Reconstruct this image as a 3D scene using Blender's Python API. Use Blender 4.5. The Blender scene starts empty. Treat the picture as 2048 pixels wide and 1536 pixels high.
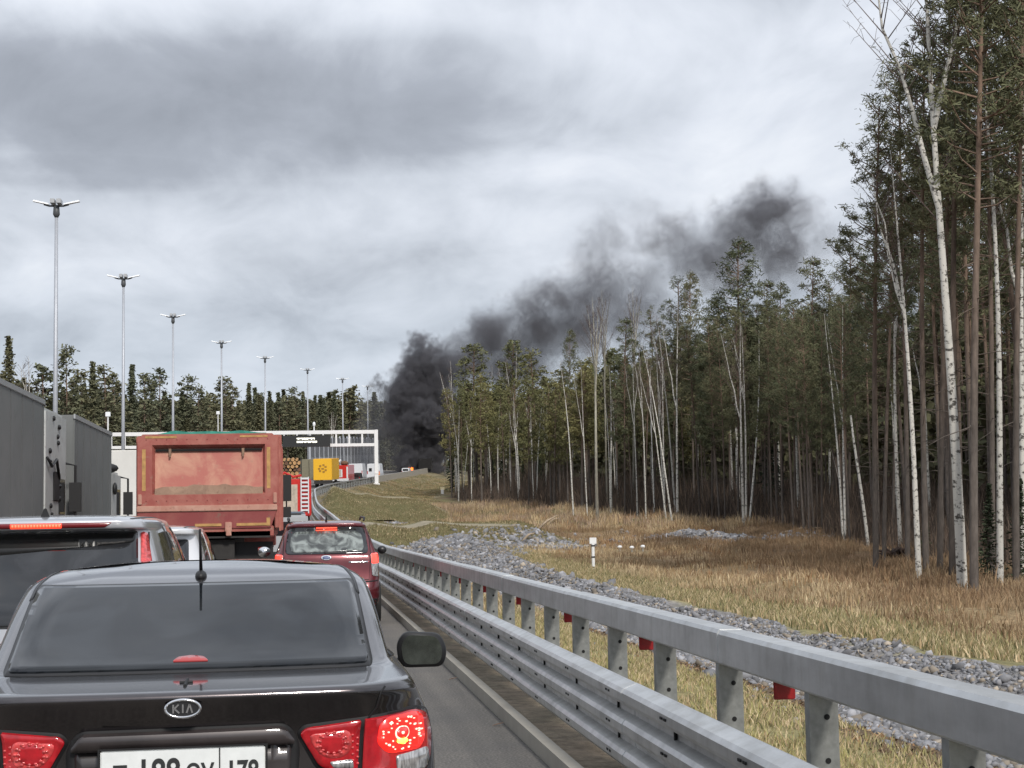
import bpy, bmesh, math, random
import numpy as np
from mathutils import Vector, Matrix
from mathutils.bvhtree import BVHTree
from mathutils.geometry import delaunay_2d_cdt

sc = bpy.context.scene
col = sc.collection
R = math.radians

# ------------------------------------------------------------------ camera
F = 3300.0
CAM = np.array([0.0, 0.0, 1.6])
def _Rz(a): c, s = math.cos(a), math.sin(a); return np.array([[c,-s,0],[s,c,0],[0,0,1]])
def _Rx(a): c, s = math.cos(a), math.sin(a); return np.array([[1,0,0],[0,c,-s],[0,s,c]])
ROLL = R(-1.0)
_v = np.array([(600-1024)/F, -(1050-768)/F, -1.0]); _v /= np.linalg.norm(_v)
_y, _p = 0.12, 0.08
for _ in range(80):
    _d = (_Rz(-_y) @ _Rx(math.pi/2+_p) @ _Rz(ROLL)) @ _v
    _y -= math.atan2(_d[0], _d[1]); _p -= _d[2]
CR = _Rz(-_y) @ _Rx(math.pi/2+_p) @ _Rz(ROLL)
cam_data = bpy.data.cameras.new('camera')
cam_data.sensor_width = 36; cam_data.lens = 36*F/2048
cam_data.clip_start = 0.1; cam_data.clip_end = 6000
cam = bpy.data.objects.new('camera', cam_data); col.objects.link(cam)
m4 = Matrix.Identity(4)
for i in range(3):
    for j in range(3): m4[i][j] = float(CR[i][j])
m4.translation = Vector((0, 0, 1.6))
cam.matrix_world = m4
sc.camera = cam

# ------------------------------------------------------------------ sky, sun, exposure
SUN_EL, SUN_AZ = R(38), R(166)            # azimuth clockwise from +Y: behind and slightly to the right
w = bpy.data.worlds.new('World'); sc.world = w; w.use_nodes = True
nt = w.node_tree; nt.nodes.clear()
def N(nt, t, **k):
    n = nt.nodes.new(t)
    for a, b in k.items():
        if a.startswith('i_'):
            key = a[2:]
            n.inputs[int(key) if key.isdigit() else key].default_value = b
        else: setattr(n, a, b)
    return n
def L(nt, a, b): nt.links.new(a, b)
def MATH(nt, op, a=None, b=None, clamp=False):
    n = nt.nodes.new('ShaderNodeMath'); n.operation = op; n.use_clamp = clamp
    for i, v in enumerate((a, b)):
        if v is None: continue
        if isinstance(v, (int, float)): n.inputs[i].default_value = v
        else: nt.links.new(v, n.inputs[i])
    return n.outputs[0]
def RAMP(nt, fac, stops, interp='LINEAR'):
    n = nt.nodes.new('ShaderNodeValToRGB'); cr = n.color_ramp; cr.interpolation = interp
    while len(cr.elements) < len(stops): cr.elements.new(0.5)
    for e, (p, c) in zip(cr.elements, stops):
        e.position = p; e.color = (c[0], c[1], c[2], 1) if not isinstance(c, (int, float)) else (c, c, c, 1)
    nt.links.new(fac, n.inputs[0]); return n.outputs[0]
def MIXC(nt, fac, a, b, mode='MIX'):
    n = nt.nodes.new('ShaderNodeMix'); n.data_type = 'RGBA'; n.blend_type = mode
    for idx, v in ((0, fac), (6, a), (7, b)):
        if isinstance(v, (int, float)): n.inputs[idx].default_value = v if idx == 0 else (v, v, v, 1)
        elif isinstance(v, tuple): n.inputs[idx].default_value = (v[0], v[1], v[2], 1)
        else: nt.links.new(v, n.inputs[idx])
    return n.outputs[2]

sky = N(nt, 'ShaderNodeTexSky', sky_type='NISHITA', sun_disc=False, sun_elevation=SUN_EL, sun_rotation=SUN_AZ)
tc = N(nt, 'ShaderNodeTexCoord')
sep = N(nt, 'ShaderNodeSeparateXYZ'); L(nt, tc.outputs['Generated'], sep.inputs[0])
zz = MATH(nt, 'MAXIMUM', sep.outputs[2], 0.0)
den = MATH(nt, 'ADD', zz, 0.25)
ux = MATH(nt, 'DIVIDE', sep.outputs[0], den); uy = MATH(nt, 'DIVIDE', sep.outputs[1], den)
cx = N(nt, 'ShaderNodeCombineXYZ'); L(nt, ux, cx.inputs[0]); L(nt, uy, cx.inputs[1])
def cloudnoise(scale, off, detail=6, rough=.5, dist=.4, sy=1.0):
    mp = N(nt, 'ShaderNodeMapping'); mp.inputs['Location'].default_value = off; mp.inputs['Scale'].default_value = (scale, scale*sy, 1)
    mp.inputs['Rotation'].default_value = (0, 0, 0.10)
    L(nt, cx.outputs[0], mp.inputs[0])
    n = N(nt, 'ShaderNodeTexNoise'); n.inputs['Scale'].default_value = 1; n.inputs['Detail'].default_value = detail
    n.inputs['Roughness'].default_value = rough; n.inputs['Distortion'].default_value = dist
    L(nt, mp.outputs[0], n.inputs['Vector']); return n.outputs[0]
nA = cloudnoise(2.1, (3.1, 7.4, 0), 5, .50, .25, .75)
nB = cloudnoise(5.6, (1.3, 2.2, 5), 7, .56, .35, .62)
# a long bank of heavier cloud and a brighter break, lying as bodies in the cloud layer
def bank(x, y, rx, ry, rot):
    a = MATH(nt, 'SUBTRACT', ux, x); b = MATH(nt, 'SUBTRACT', uy, y)
    c, s = math.cos(rot), math.sin(rot)
    p = MATH(nt, 'ADD', MATH(nt, 'MULTIPLY', a, c/rx), MATH(nt, 'MULTIPLY', b, s/rx))
    q = MATH(nt, 'ADD', MATH(nt, 'MULTIPLY', a, -s/ry), MATH(nt, 'MULTIPLY', b, c/ry))
    d = MATH(nt, 'ADD', MATH(nt, 'POWER', p, 2), MATH(nt, 'POWER', q, 2))
    return MATH(nt, 'SUBTRACT', 1, d, clamp=True)
BANKS = [(-0.10, 1.93, .58, .22, 0.03, -.19), (-.26, 2.13, .20, .06, .1, -.08), (.50, 1.80, .36, .22, .1, .07), (-.05, 2.26, .45, .10, 0, .045), (.33, 2.10, .14, .07, .2, .06), (-.1, 1.70, .5, .10, 0, .06), (-.1, 2.5, .5, .25, 0, -.02)]
v = MATH(nt, 'ADD', MATH(nt, 'MULTIPLY', nA, 0.58), MATH(nt, 'MULTIPLY', nB, 0.42))
v = MATH(nt, 'ADD', 0.52, MATH(nt, 'MULTIPLY', MATH(nt, 'SUBTRACT', v, 0.5), 1.05))
for (a_, b_, c_, d_, e_, f_) in BANKS: v = MATH(nt, 'ADD', v, MATH(nt, 'MULTIPLY', bank(a_, b_, c_, d_, e_), f_))
cl = RAMP(nt, v, [(0.26, (.29, .31, .35)), (0.38, (.37, .395, .445)), (0.50, (.545, .58, .64)), (0.60, (.665, .70, .765)), (0.74, (.82, .845, .89))])
up = MATH(nt, 'ADD', 0.93, MATH(nt, 'MULTIPLY', zz, 0.55))
upc = N(nt, 'ShaderNodeVectorMath', operation='SCALE'); L(nt, cl, upc.inputs[0]); L(nt, up, upc.inputs['Scale'])
low = RAMP(nt, zz, [(0.0, 1.0), (0.16, 0.0)])
clh = MIXC(nt, MATH(nt, 'MULTIPLY', low, 0.65), upc.outputs[0], (.47, .555, .67))
skyS = N(nt, 'ShaderNodeVectorMath', operation='SCALE'); L(nt, sky.outputs[0], skyS.inputs[0]); skyS.inputs['Scale'].default_value = 0.09
mixd = MIXC(nt, 0.93, skyS.outputs[0], clh)
bg = N(nt, 'ShaderNodeBackground', i_Strength=1.0); L(nt, mixd, bg.inputs[0])
out = N(nt, 'ShaderNodeOutputWorld'); L(nt, bg.outputs[0], out.inputs[0])

sun_d = bpy.data.lights.new('sun', 'SUN'); sun_d.energy = 2.6; sun_d.angle = R(8); sun_d.color = (1.0, .95, .88)
sun = bpy.data.objects.new('sun', sun_d); col.objects.link(sun)
sdir = Vector((math.sin(SUN_AZ)*math.cos(SUN_EL), math.cos(SUN_AZ)*math.cos(SUN_EL), math.sin(SUN_EL)))
sun.rotation_euler = sdir.to_track_quat('Z', 'Y').to_euler()
sc.view_settings.view_transform = 'Standard'; sc.view_settings.look = 'None'
sc.view_settings.gamma = 1; sc.view_settings.exposure = 0.18
try: sc.view_settings.use_curve_mapping = False
except Exception: pass
sc.render.engine = 'CYCLES'
sc.cycles.use_denoising = True
sc.cycles.max_bounces = 6; sc.cycles.diffuse_bounces = 2; sc.cycles.glossy_bounces = 3
sc.cycles.volume_bounces = 1; sc.cycles.transparent_max_bounces = 8
sc.cycles.volume_step_rate = 1.0; sc.cycles.volume_max_steps = 256

rnd = random.Random(7)
rng = np.random.default_rng(11)

# ------------------------------------------------------------------ object helpers
def tag(o, label=None, cat=None, group=None, kind=None):
    if label: o['label'] = label
    if cat: o['category'] = cat
    if group: o['group'] = group
    if kind: o['kind'] = kind
    return o
def empty(name, loc=(0,0,0), rz=0.0, **k):
    o = bpy.data.objects.new(name, None); col.objects.link(o); o.location = loc; o.rotation_euler = (0,0,rz)
    o.empty_display_size = .3
    return tag(o, **k)
def obj(name, me, mat=None, parent=None):
    o = bpy.data.objects.new(name, me); col.objects.link(o)
    if mat is not None and len(me.materials) == 0: me.materials.append(mat)
    if parent is not None: o.parent = parent
    return o
def smooth(me): me.polygons.foreach_set('use_smooth', [True]*len(me.polygons)); return me
def mesh_np(name, V, Fc, mat=None, sm=False):
    """V (n,3), Fc (m,k) array of equal sized faces"""
    V = np.asarray(V, dtype=np.float32); Fc = np.asarray(Fc, dtype=np.int32)
    me = bpy.data.meshes.new(name); n, (m, k) = len(V), Fc.shape
    me.vertices.add(n); me.vertices.foreach_set('co', V.ravel())
    me.loops.add(m*k); me.loops.foreach_set('vertex_index', Fc.ravel())
    me.polygons.add(m); me.polygons.foreach_set('loop_start', np.arange(0, m*k, k, dtype=np.int32))
    me.polygons.foreach_set('loop_total', np.full(m, k, dtype=np.int32))
    if sm: me.polygons.foreach_set('use_smooth', np.ones(m, dtype=bool))
    me.update(calc_edges=True)
    if mat is not None: me.materials.append(mat)
    return me
class MB:
    def __init__(s): s.v = []; s.f = []
    def add(s, V, Fs):
        o = len(s.v); s.v += [tuple(p) for p in V]; s.f += [tuple(i+o for i in f) for f in Fs]; return s
    def box(s, x0, x1, y0, y1, z0, z1, b=0.0):
        V = [(x0,y0,z0),(x1,y0,z0),(x1,y1,z0),(x0,y1,z0),(x0,y0,z1),(x1,y0,z1),(x1,y1,z1),(x0,y1,z1)]
        return s.add(V, [(0,3,2,1),(4,5,6,7),(0,1,5,4),(1,2,6,5),(2,3,7,6),(3,0,4,7)])
    def hexa(s, P):   # 8 points, bottom 4 ccw then top 4
        return s.add(P, [(0,3,2,1),(4,5,6,7),(0,1,5,4),(1,2,6,5),(2,3,7,6),(3,0,4,7)])
    def tube(s, pts, r, n=8, cap=True):
        pts = [Vector(p) for p in pts]; rs = r if isinstance(r, (list, tuple)) else [r]*len(pts)
        V = []; Fs = []
        for i, p in enumerate(pts):
            d = (pts[min(i+1, len(pts)-1)] - pts[max(i-1, 0)]).normalized()
            a = Vector((0,0,1)) if abs(d.z) < .9 else Vector((1,0,0))
            e1 = d.cross(a).normalized(); e2 = d.cross(e1)
            for k in range(n):
                t = 2*math.pi*k/n; V.append(p + (e1*math.cos(t) + e2*math.sin(t))*rs[i])
        for i in range(len(pts)-1):
            for k in range(n):
                a = i*n+k; b = i*n+(k+1) % n; Fs.append((a, b, b+n, a+n))
        if cap: Fs.append(tuple(range(n-1, -1, -1))); Fs.append(tuple(range((len(pts)-1)*n, len(pts)*n)))
        return s.add(V, Fs)
    def ell(s, c, r, nu=16, nv=10):
        V = []; Fs = []
        for j in range(nv+1):
            ph = math.pi*j/nv
            for i in range(nu):
                th = 2*math.pi*i/nu
                V.append((c[0]+r[0]*math.sin(ph)*math.cos(th), c[1]+r[1]*math.sin(ph)*math.sin(th), c[2]+r[2]*math.cos(ph)))
        for j in range(nv):
            for i in range(nu):
                a = j*nu+i; b = j*nu+(i+1) % nu; Fs.append((a, a+nu, b+nu, b))
        return s.add(V, Fs)
    def lathe(s, prof, c, axis='x', n=28):     # prof: (radius, along axis)
        V = []; Fs = []
        for (r_, a_) in prof:
            for k in range(n):
                t = 2*math.pi*k/n
                if axis == 'x': V.append((c[0]+a_, c[1]+r_*math.cos(t), c[2]+r_*math.sin(t)))
                else: V.append((c[0]+r_*math.cos(t), c[1]+r_*math.sin(t), c[2]+a_))
        for i in range(len(prof)-1):
            for k in range(n):
                a = i*n+k; b = i*n+(k+1) % n; Fs.append((a, a+n, b+n, b))
        return s.add(V, Fs)
    def build(s, name, mat, parent=None, sm=False, bevel=0.0):
        me = bpy.data.meshes.new(name); me.from_pydata(s.v, [], s.f); me.update()
        if bevel:
            bm = bmesh.new(); bm.from_mesh(me)
            ed = [e for e in bm.edges if e.is_manifold and e.calc_face_angle(0) > .5]
            bmesh.ops.bevel(bm, geom=ed, offset=bevel, segments=2, affect='EDGES', clamp_overlap=True)
            bm.to_mesh(me); bm.free()
        if sm: smooth(me)
        return obj(name, me, mat, parent)
def copy_tree(o, parent=None):
    c = o.copy(); col.objects.link(c); c.parent = parent
    for ch in o.children: copy_tree(ch, c)
    return c

# ------------------------------------------------------------------ materials
def pmat(name, c, rough=.6, metal=0.0, coat=0.0, noise=0.0, nscale=6.0, bump=0.0, bscale=60.0, emis=None, estr=0.0, spec=.5, c2=None, obj_space=True, detail=5, bdist=0.01, stretch=(1,1,1)):
    m = bpy.data.materials.new(name); m.use_nodes = True; t = m.node_tree
    b = t.nodes['Principled BSDF']
    b.inputs['Base Color'].default_value = (*c, 1); b.inputs['Roughness'].default_value = rough; b.inputs['Metallic'].default_value = metal
    b.inputs['Coat Weight'].default_value = coat; b.inputs['Coat Roughness'].default_value = .04
    b.inputs['Specular IOR Level'].default_value = spec
    if emis: b.inputs['Emission Color'].default_value = (*emis, 1); b.inputs['Emission Strength'].default_value = estr
    if noise or bump:
        tcn = N(t, 'ShaderNodeTexCoord'); mp = N(t, 'ShaderNodeMapping'); mp.inputs['Scale'].default_value = stretch
        L(t, tcn.outputs['Object'], mp.inputs[0])
    if noise:
        n = N(t, 'ShaderNodeTexNoise'); n.inputs['Scale'].default_value = nscale; n.inputs['Detail'].default_value = detail; n.inputs['Roughness'].default_value = .62
        L(t, mp.outputs[0], n.inputs['Vector'])
        cc = c2 if c2 else tuple(x*(1-noise) for x in c)
        r = RAMP(t, n.outputs[0], [(0.32, cc), (0.68, c if c2 else tuple(min(1, x*(1+noise*.6)) for x in c))])
        L(t, r, b.inputs['Base Color'])
    if bump:
        n2 = N(t, 'ShaderNodeTexNoise'); n2.inputs['Scale'].default_value = bscale; n2.inputs['Detail'].default_value = 4
        L(t, mp.outputs[0], n2.inputs['Vector'])
        bp = N(t, 'ShaderNodeBump'); bp.inputs['Strength'].default_value = bump; bp.inputs['Distance'].default_value = bdist
        L(t, n2.outputs[0], bp.inputs['Height']); L(t, bp.outputs[0], b.inputs['Normal'])
    return m
M = {}
M['asphalt'] = pmat('asphalt', (.135,.125,.112), .9, noise=.35, nscale=.9, bump=.35, bscale=120, c2=(.105,.10,.094))
_t = M['asphalt'].node_tree; _b = _t.nodes['Principled BSDF']; _src = _b.inputs['Base Color'].links[0].from_socket
_tc = N(_t, 'ShaderNodeTexCoord'); _mp = N(_t, 'ShaderNodeMapping'); _mp.inputs['Scale'].default_value = (1.6, .05, 1); L(_t, _tc.outputs['Object'], _mp.inputs[0])
_n = N(_t, 'ShaderNodeTexNoise', i_Scale=1.0, i_Detail=4.0); L(_t, _mp.outputs[0], _n.inputs['Vector'])
_n2 = N(_t, 'ShaderNodeTexNoise', i_Scale=55.0, i_Detail=3.0); L(_t, _tc.outputs['Object'], _n2.inputs['Vector'])
_x = MIXC(_t, 1.0, _src, RAMP(_t, _n.outputs[0], [(.38, (.72,.72,.73)), (.62, (1.2,1.18,1.15))]), 'MULTIPLY')
_x = MIXC(_t, 1.0, _x, RAMP(_t, _n2.outputs[0], [(.36, .62), (.5, 1.0), (.66, 1.5)]), 'MULTIPLY'); L(_t, _x, _b.inputs['Base Color'])
M['paint_line'] = pmat('road_paint', (.55,.55,.53), .7, noise=.3, nscale=8)
M['concrete'] = pmat('concrete', (.34,.315,.27), .9, noise=.14, nscale=1.6, bump=.3, bscale=80)
M['galv'] = pmat('galvanised_steel', (.62,.63,.63), .38, metal=.80, noise=.16, nscale=7, bump=.05, bscale=30, stretch=(1,.3,1))
M['galv_post'] = pmat('galvanised_post', (.30,.31,.30), .55, metal=.5, noise=.35, nscale=9)
M['black'] = pmat('black_rubber', (.012,.012,.013), .55)
M['matt_black'] = pmat('dark_void', (.006,.006,.006), .9)
M['red_refl'] = pmat('red_reflector', (.30,.012,.015), .3, noise=.25, nscale=60)
M['chrome'] = pmat('chrome', (.75,.75,.76), .12, metal=1.0)
M['white_plate'] = pmat('plate_white', (.72,.74,.73), .45, noise=.06, nscale=20)
M['plate_ink'] = pmat('plate_ink', (.02,.022,.022), .5)

for _k in ('galv', 'galv_post'):
    _t = M[_k].node_tree; _b = _t.nodes['Principled BSDF']; _src = _b.inputs['Base Color'].links[0].from_socket
    _tc = N(_t, 'ShaderNodeTexCoord'); _mp = N(_t, 'ShaderNodeMapping'); _mp.inputs['Scale'].default_value = (1, 1, .35); L(_t, _tc.outputs['Object'], _mp.inputs[0])
    _n = N(_t, 'ShaderNodeTexNoise', i_Scale=6.0, i_Detail=7.0, i_Roughness=.6); L(_t, _mp.outputs[0], _n.inputs['Vector'])
    L(_t, MIXC(_t, 1.0, _src, RAMP(_t, _n.outputs[0], [(.30, (.80,.79,.77)), (.5, (.97,.97,.97)), (.70, (1.07,1.07,1.07))]), 'MULTIPLY'), _b.inputs['Base Color'])
    L(_t, RAMP(_t, _n.outputs[0], [(.3, .50), (.7, .36)]), _b.inputs['Roughness'])
def carpaint(name, c, flake=.35, rough=.32, dirt=.15):
    m = pmat(name, c, rough, metal=flake, coat=.9, noise=dirt, nscale=3.0)
    return m
def glassmat(name, c=(.012,.014,.017), rough=.04, dirt=None, scale=3.0):
    m = bpy.data.materials.new(name); m.use_nodes = True; t = m.node_tree; b = t.nodes['Principled BSDF']
    b.inputs['Base Color'].default_value = (*c, 1); b.inputs['Roughness'].default_value = rough
    b.inputs['Specular IOR Level'].default_value = .75; b.inputs['IOR'].default_value = 1.52
    b.inputs['Coat Weight'].default_value = .15; b.inputs['Coat Roughness'].default_value = .02
    if dirt:
        tcn = N(t, 'ShaderNodeTexCoord'); n = N(t, 'ShaderNodeTexNoise'); n.inputs['Scale'].default_value = scale; n.inputs['Detail'].default_value = 6
        n.inputs['Distortion'].default_value = 1.2
        L(t, tcn.outputs['Object'], n.inputs['Vector'])
        L(t, RAMP(t, n.outputs[0], [(0.40, c), (0.5, tuple(x*.5 for x in dirt)), (0.62, dirt)]), b.inputs['Base Color'])
    return m
M['glass'] = glassmat('tinted_glass', dirt=(.030,.032,.036), scale=2.2)
M['glass_rear'] = glassmat('rear_screen_glass', (.008,.010,.013), dirt=(.020,.023,.027), scale=2.2)
M['glass_rear'].node_tree.nodes['Principled BSDF'].inputs['Specular IOR Level'].default_value = .42; M['glass_rear'].node_tree.nodes['Principled BSDF'].inputs['Coat Weight'].default_value = .05
M['glass_side'] = glassmat('side_glass', (.03,.03,.024), .05, (.07,.07,.055), 4)
M['glass_dusty'] = glassmat('dusty_glass', (.05,.055,.055), .12, (.26,.29,.28), 5)

# ------------------------------------------------------------------ numeric helpers
def pchip(xs, ys):
    xs = np.array(xs, float); ys = np.array(ys, float); h = np.diff(xs); d = np.diff(ys)/h; m = np.zeros_like(xs)
    for i in range(1, len(xs)-1):
        if d[i-1]*d[i] > 0:
            w1 = 2*h[i]+h[i-1]; w2 = h[i]+2*h[i-1]; m[i] = (w1+w2)/(w1/d[i-1]+w2/d[i])
    m[0] = d[0]; m[-1] = d[-1]
    def f(x):
        x = np.asarray(x, float); xc = np.clip(x, xs[0], xs[-1]); i = np.clip(np.searchsorted(xs, xc)-1, 0, len(xs)-2)
        t = (xc-xs[i])/h[i]
        r = (2*t**3-3*t**2+1)*ys[i] + (t**3-2*t**2+t)*h[i]*m[i] + (-2*t**3+3*t**2)*ys[i+1] + (t**3-t**2)*h[i]*m[i+1]
        return r + (x-xc)*np.where(x > xs[-1], m[-1], np.where(x < xs[0], m[0], 0))
    return f
def vnoise(x, y, seed=0):
    x = np.asarray(x, float); y = np.asarray(y, float)
    xi = np.floor(x).astype(np.int64); yi = np.floor(y).astype(np.int64); fx = x-xi; fy = y-yi
    def h(a, b):
        n = (a*374761393 + b*668265263 + seed*1442695041) & 0xffffffff
        n = ((n ^ (n >> 13))*1274126177) & 0xffffffff
        return ((n ^ (n >> 16)) & 0xffff)/65535.0
    fx = fx*fx*(3-2*fx); fy = fy*fy*(3-2*fy)
    return (h(xi, yi)*(1-fx)+h(xi+1, yi)*fx)*(1-fy) + (h(xi, yi+1)*(1-fx)+h(xi+1, yi+1)*fx)*fy
def fbm(x, y, seed=0, oct=4):
    s = 0; a = .5; t = 0
    for o in range(oct):
        s = s + a*vnoise(np.asarray(x)*2**o, np.asarray(y)*2**o, seed+o*17); t += a; a *= .5
    return s/t
def sstep(a, b, x):
    t = np.clip((np.asarray(x, float)-a)/(b-a), 0, 1); return t*t*(3-2*t)

# ------------------------------------------------------------------ lie of the land
edge = pchip([-2000, 0, 57, 97, 137, 177, 200, 217, 257, 297, 337, 377, 450, 500, 550, 600], [2.16, 2.16, 2.16, 2.0, 1.4, 1.6, 3.2, 5.4, 11.5, 17.9, 25, 32, 47, 60, 77, 97])
rdz = pchip([-2000, 0, 40, 60, 80, 97, 137, 177, 217, 257, 297, 377, 450, 600, 1500], [0, 0, 0, .22, .62, 1.05, 2.5, 4.3, 6.1, 7.9, 9.7, 13.4, 15.8, 20, 34])
_lat = pchip([-400, -60, -39, -36.6, -36.2, -.9, -.62, -.54, 0.4, 1.2, 2.3, 2.9, 3.4, 3.9, 4.7, 5.3, 6.0, 7.5, 12, 20, 60, 400],
             [-1, -.6, -.2, -.1, -.35, -.35, -.3, .06, .03, -.05, -.18, -.27, -.36, -.40, -.28, -.13, -.19, -.34, -.42, -.5, -.5, 2])
fe = pchip([-2000, 40, 52, 70, 90, 117, 150, 175, 200, 222, 260, 330, 600], [20, 20.5, 20.5, 24, 28, 31, 27, 23.5, 19.8, 19.5, 27, 42, 130])
def terr(X, Y):
    X = np.asarray(X, float); Y = np.asarray(Y, float)
    u = X-edge(Y); z = rdz(Y) + _lat(u)
    right = sstep(.5, 2.0, u)
    berm = np.where(Y < 92, sstep(82.5, 91, Y), 1-sstep(99, 106, Y))*.78*right*(1-sstep(9, 14, u))
    berm2 = np.where(Y < 168, sstep(140, 166, Y), 1-sstep(172, 186, Y))*1.75*right*(1-sstep(9, 15, u))
    z = z + berm + berm2
    bank = sstep(110, 150, Y)*(1-sstep(330, 420, Y))*sstep(.6, 7, u)*-1.1*(1-sstep(14, 24, u)*.5)
    z = z + bank
    rough = right*(fbm(X*.35, Y*.35, 3, 3)-.5)*.30*sstep(6, 12, u)
    grav = sstep(2.9, 3.6, u)*(1-sstep(5.5, 6.2, u))*(1-sstep(79, 83, Y)); z = z + grav*sstep(50, 70, Y)*.45
    rough = rough + grav*((fbm(X*1.2, Y*1.2, 9, 3)-.5)*.28)
    hump = sstep(9, 12, u)*(1-sstep(24, 32, u))*(fbm(X*.26+9, Y*.18, 21, 3)-.5)*1.35*(1-sstep(150, 200, Y))
    return z + rough + hump*right
def project(P):
    c = CR.T @ (np.asarray(P, float)-CAM); return 1024+F*c[0]/-c[2], 768-F*c[1]/-c[2]
def ray(px, py):
    d = CR @ np.array([(px-1024)/F, -(py-768)/F, -1.0]); return d/d[1]
def on_ground(px, py, y0=6.0, y1=700):
    d = ray(px, py); Y = np.arange(y0, y1, .25); P = CAM[None]+d[None]*Y[:, None]
    hit = np.where(P[:, 2] <= terr(P[:, 0], P[:, 1]))[0]
    if len(hit) == 0: return None
    return P[hit[0]]
def at_depth(px, py, Y): return CAM + ray(px, py)*Y

# ------------------------------------------------------------------ ground sheet
gx = np.concatenate([np.linspace(-420, -60, 19), np.linspace(-56, -4, 27), np.arange(-3, 1.0, .5), np.arange(1.0, 12, .16), np.arange(12, 34, .4), np.arange(34, 120, 3), np.linspace(125, 700, 24)])
gy = np.concatenate([np.linspace(-1500, -80, 10), np.linspace(-60, 2, 14), np.arange(4, 40, .2), np.arange(40, 120, .5), np.arange(120, 320, 1.5), np.arange(320, 640, 6), np.linspace(650, 3000, 40)])
GX, GY = np.meshgrid(gx, gy)
GXs = GX.copy()
near_m = GY > 110
GXs = GX + np.where((GX > -60) & (GX < 130), 1, 0)*(edge(np.minimum(GY, 600))-2.16)*1.0
GXs = np.where((GX <= -60), GX, GXs)
GXs = np.where(GX >= 130, GX + (edge(np.minimum(GY, 600))-2.16), GXs)
Z = terr(GXs, GY)
ny, nx = GX.shape
V = np.stack([GXs.ravel(), GY.ravel(), Z.ravel()], 1)
idx = np.arange(nx*ny).reshape(ny, nx)
Fq = np.stack([idx[:-1, :-1].ravel(), idx[:-1, 1:].ravel(), idx[1:, 1:].ravel(), idx[1:, :-1].ravel()], 1)
gme = mesh_np('ground', V, Fq, None, True)
U = (GXs-edge(np.minimum(GY, 600))).ravel(); YY = GY.ravel(); XX = GXs.ravel()
nz1 = fbm(XX*.5, YY*.5, 31); nz2 = fbm(XX*1.7, YY*1.7, 37); nz3 = fbm(XX*.15, YY*.15, 41)
Ud = U + (nz1-.5)*1.6
C_dry = np.array([.29,.215,.13]); C_green = np.array([.19,.17,.09]); C_grav = np.array([.22,.215,.22]); C_brown = np.array([.19,.13,.085]); C_soil = np.array([.20,.17,.135]); C_duff = np.array([.075,.052,.035]); C_verge = np.array([.27,.24,.125])
Cc = np.tile(C_verge, (len(U), 1))
def blend(mask, c):
    global Cc
    mk = np.clip(mask, 0, 1)[:, None]; Cc = Cc*(1-mk) + np.asarray(c)*mk
blend(sstep(5.6, 6.3, Ud), C_green*1.15)
blend(sstep(8.0, 10.5, Ud + (nz2-.5)*2), C_dry)
blend(sstep(11, 14, Ud)*sstep(.42, .6, nz1), C_brown)
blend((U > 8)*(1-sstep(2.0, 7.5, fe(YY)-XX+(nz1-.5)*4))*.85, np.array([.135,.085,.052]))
blend((U > 2)*sstep(105, 125, YY)*(1-sstep(230, 260, YY)), C_green*.8)
blend((U > 2)*sstep(120, 150, YY)*(1-sstep(9, 13, Ud)), np.array([.14,.125,.07]))
blend((U > 2)*sstep(.52, .66, nz3)*sstep(110, 120, YY), C_brown*.9)
isg = sstep(2.7, 3.2, Ud+ (nz2-.5)*.8)*(1-sstep(5.3, 5.9, Ud+(nz2-.5)*.9))*(1-sstep(79, 82, YY))
blend(isg, C_grav)
blend(sstep(2.1, 2.4, Ud)*(1-sstep(2.9, 3.3, Ud))*(1-sstep(60, 80, YY)), np.array([.135,.10,.068]))
# gravel fan beyond the dry grass and gravel in the bend of the ditch
def patch(cx_, cy_, rx_, ry_, c, n=nz2, k=.5):
    d = ((XX-cx_)/rx_)**2+((YY-cy_)/ry_)**2
    blend(1-sstep(.7, 1.15, d+(n-.5)*k), c)
patch(23.5, 92, 6.5, 5.5, C_grav*1.05)
patch(12, 84, 3.5, 6, C_grav*.9)
patch(8.2, 125, 3.4, 14, C_grav*1.1)
patch(11, 190, 4, 12, C_grav*.9)
# berms: green bank with a pale trodden crest
bm1 = sstep(80, 83, YY)*(1-sstep(105, 108, YY))*sstep(.7, 1.3, U)*(1-sstep(11, 14, U)); blend(bm1, np.array([.135,.125,.058]))
bm1c = sstep(91.5, 92.5, YY)*(1-sstep(97, 98.5, YY))*sstep(.7, 1.3, U)*(1-sstep(11, 15, U)); blend(bm1c*.95, np.array([.30,.265,.205]))
blend((U > .3)*sstep(108, 116, YY)*(1-sstep(400, 430, YY))*(1-sstep(10, 14, Ud)), np.array([.165,.145,.088]))
patch(8.2, 122, 4.2, 11, C_grav*1.1); patch(12, 188, 5, 9, C_grav*.95)
blend((U > .3)*(U < 12)*sstep(.50, .60, fbm(XX*.9-YY*.22, YY*.07, 61))*sstep(185, 200, YY)*.7, np.array([.25,.21,.14]))
bm2 = sstep(140, 144, YY)*(1-sstep(184, 188, YY))*sstep(.7, 1.3, U)*(1-sstep(11, 14, U)); blend(bm2, np.array([.125,.118,.055]))
bm2c = sstep(166, 167, YY)*(1-sstep(172, 174, YY))*sstep(.7, 1.3, U)*(1-sstep(11, 15, U)); blend(bm2c*.9, np.array([.28,.245,.175]))
blend((U > -.62)*(U < .25)*1.0, C_soil); blend((U > .2)*(1-sstep(.3, .9, Ud))*1.0, C_soil*1.1)
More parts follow.
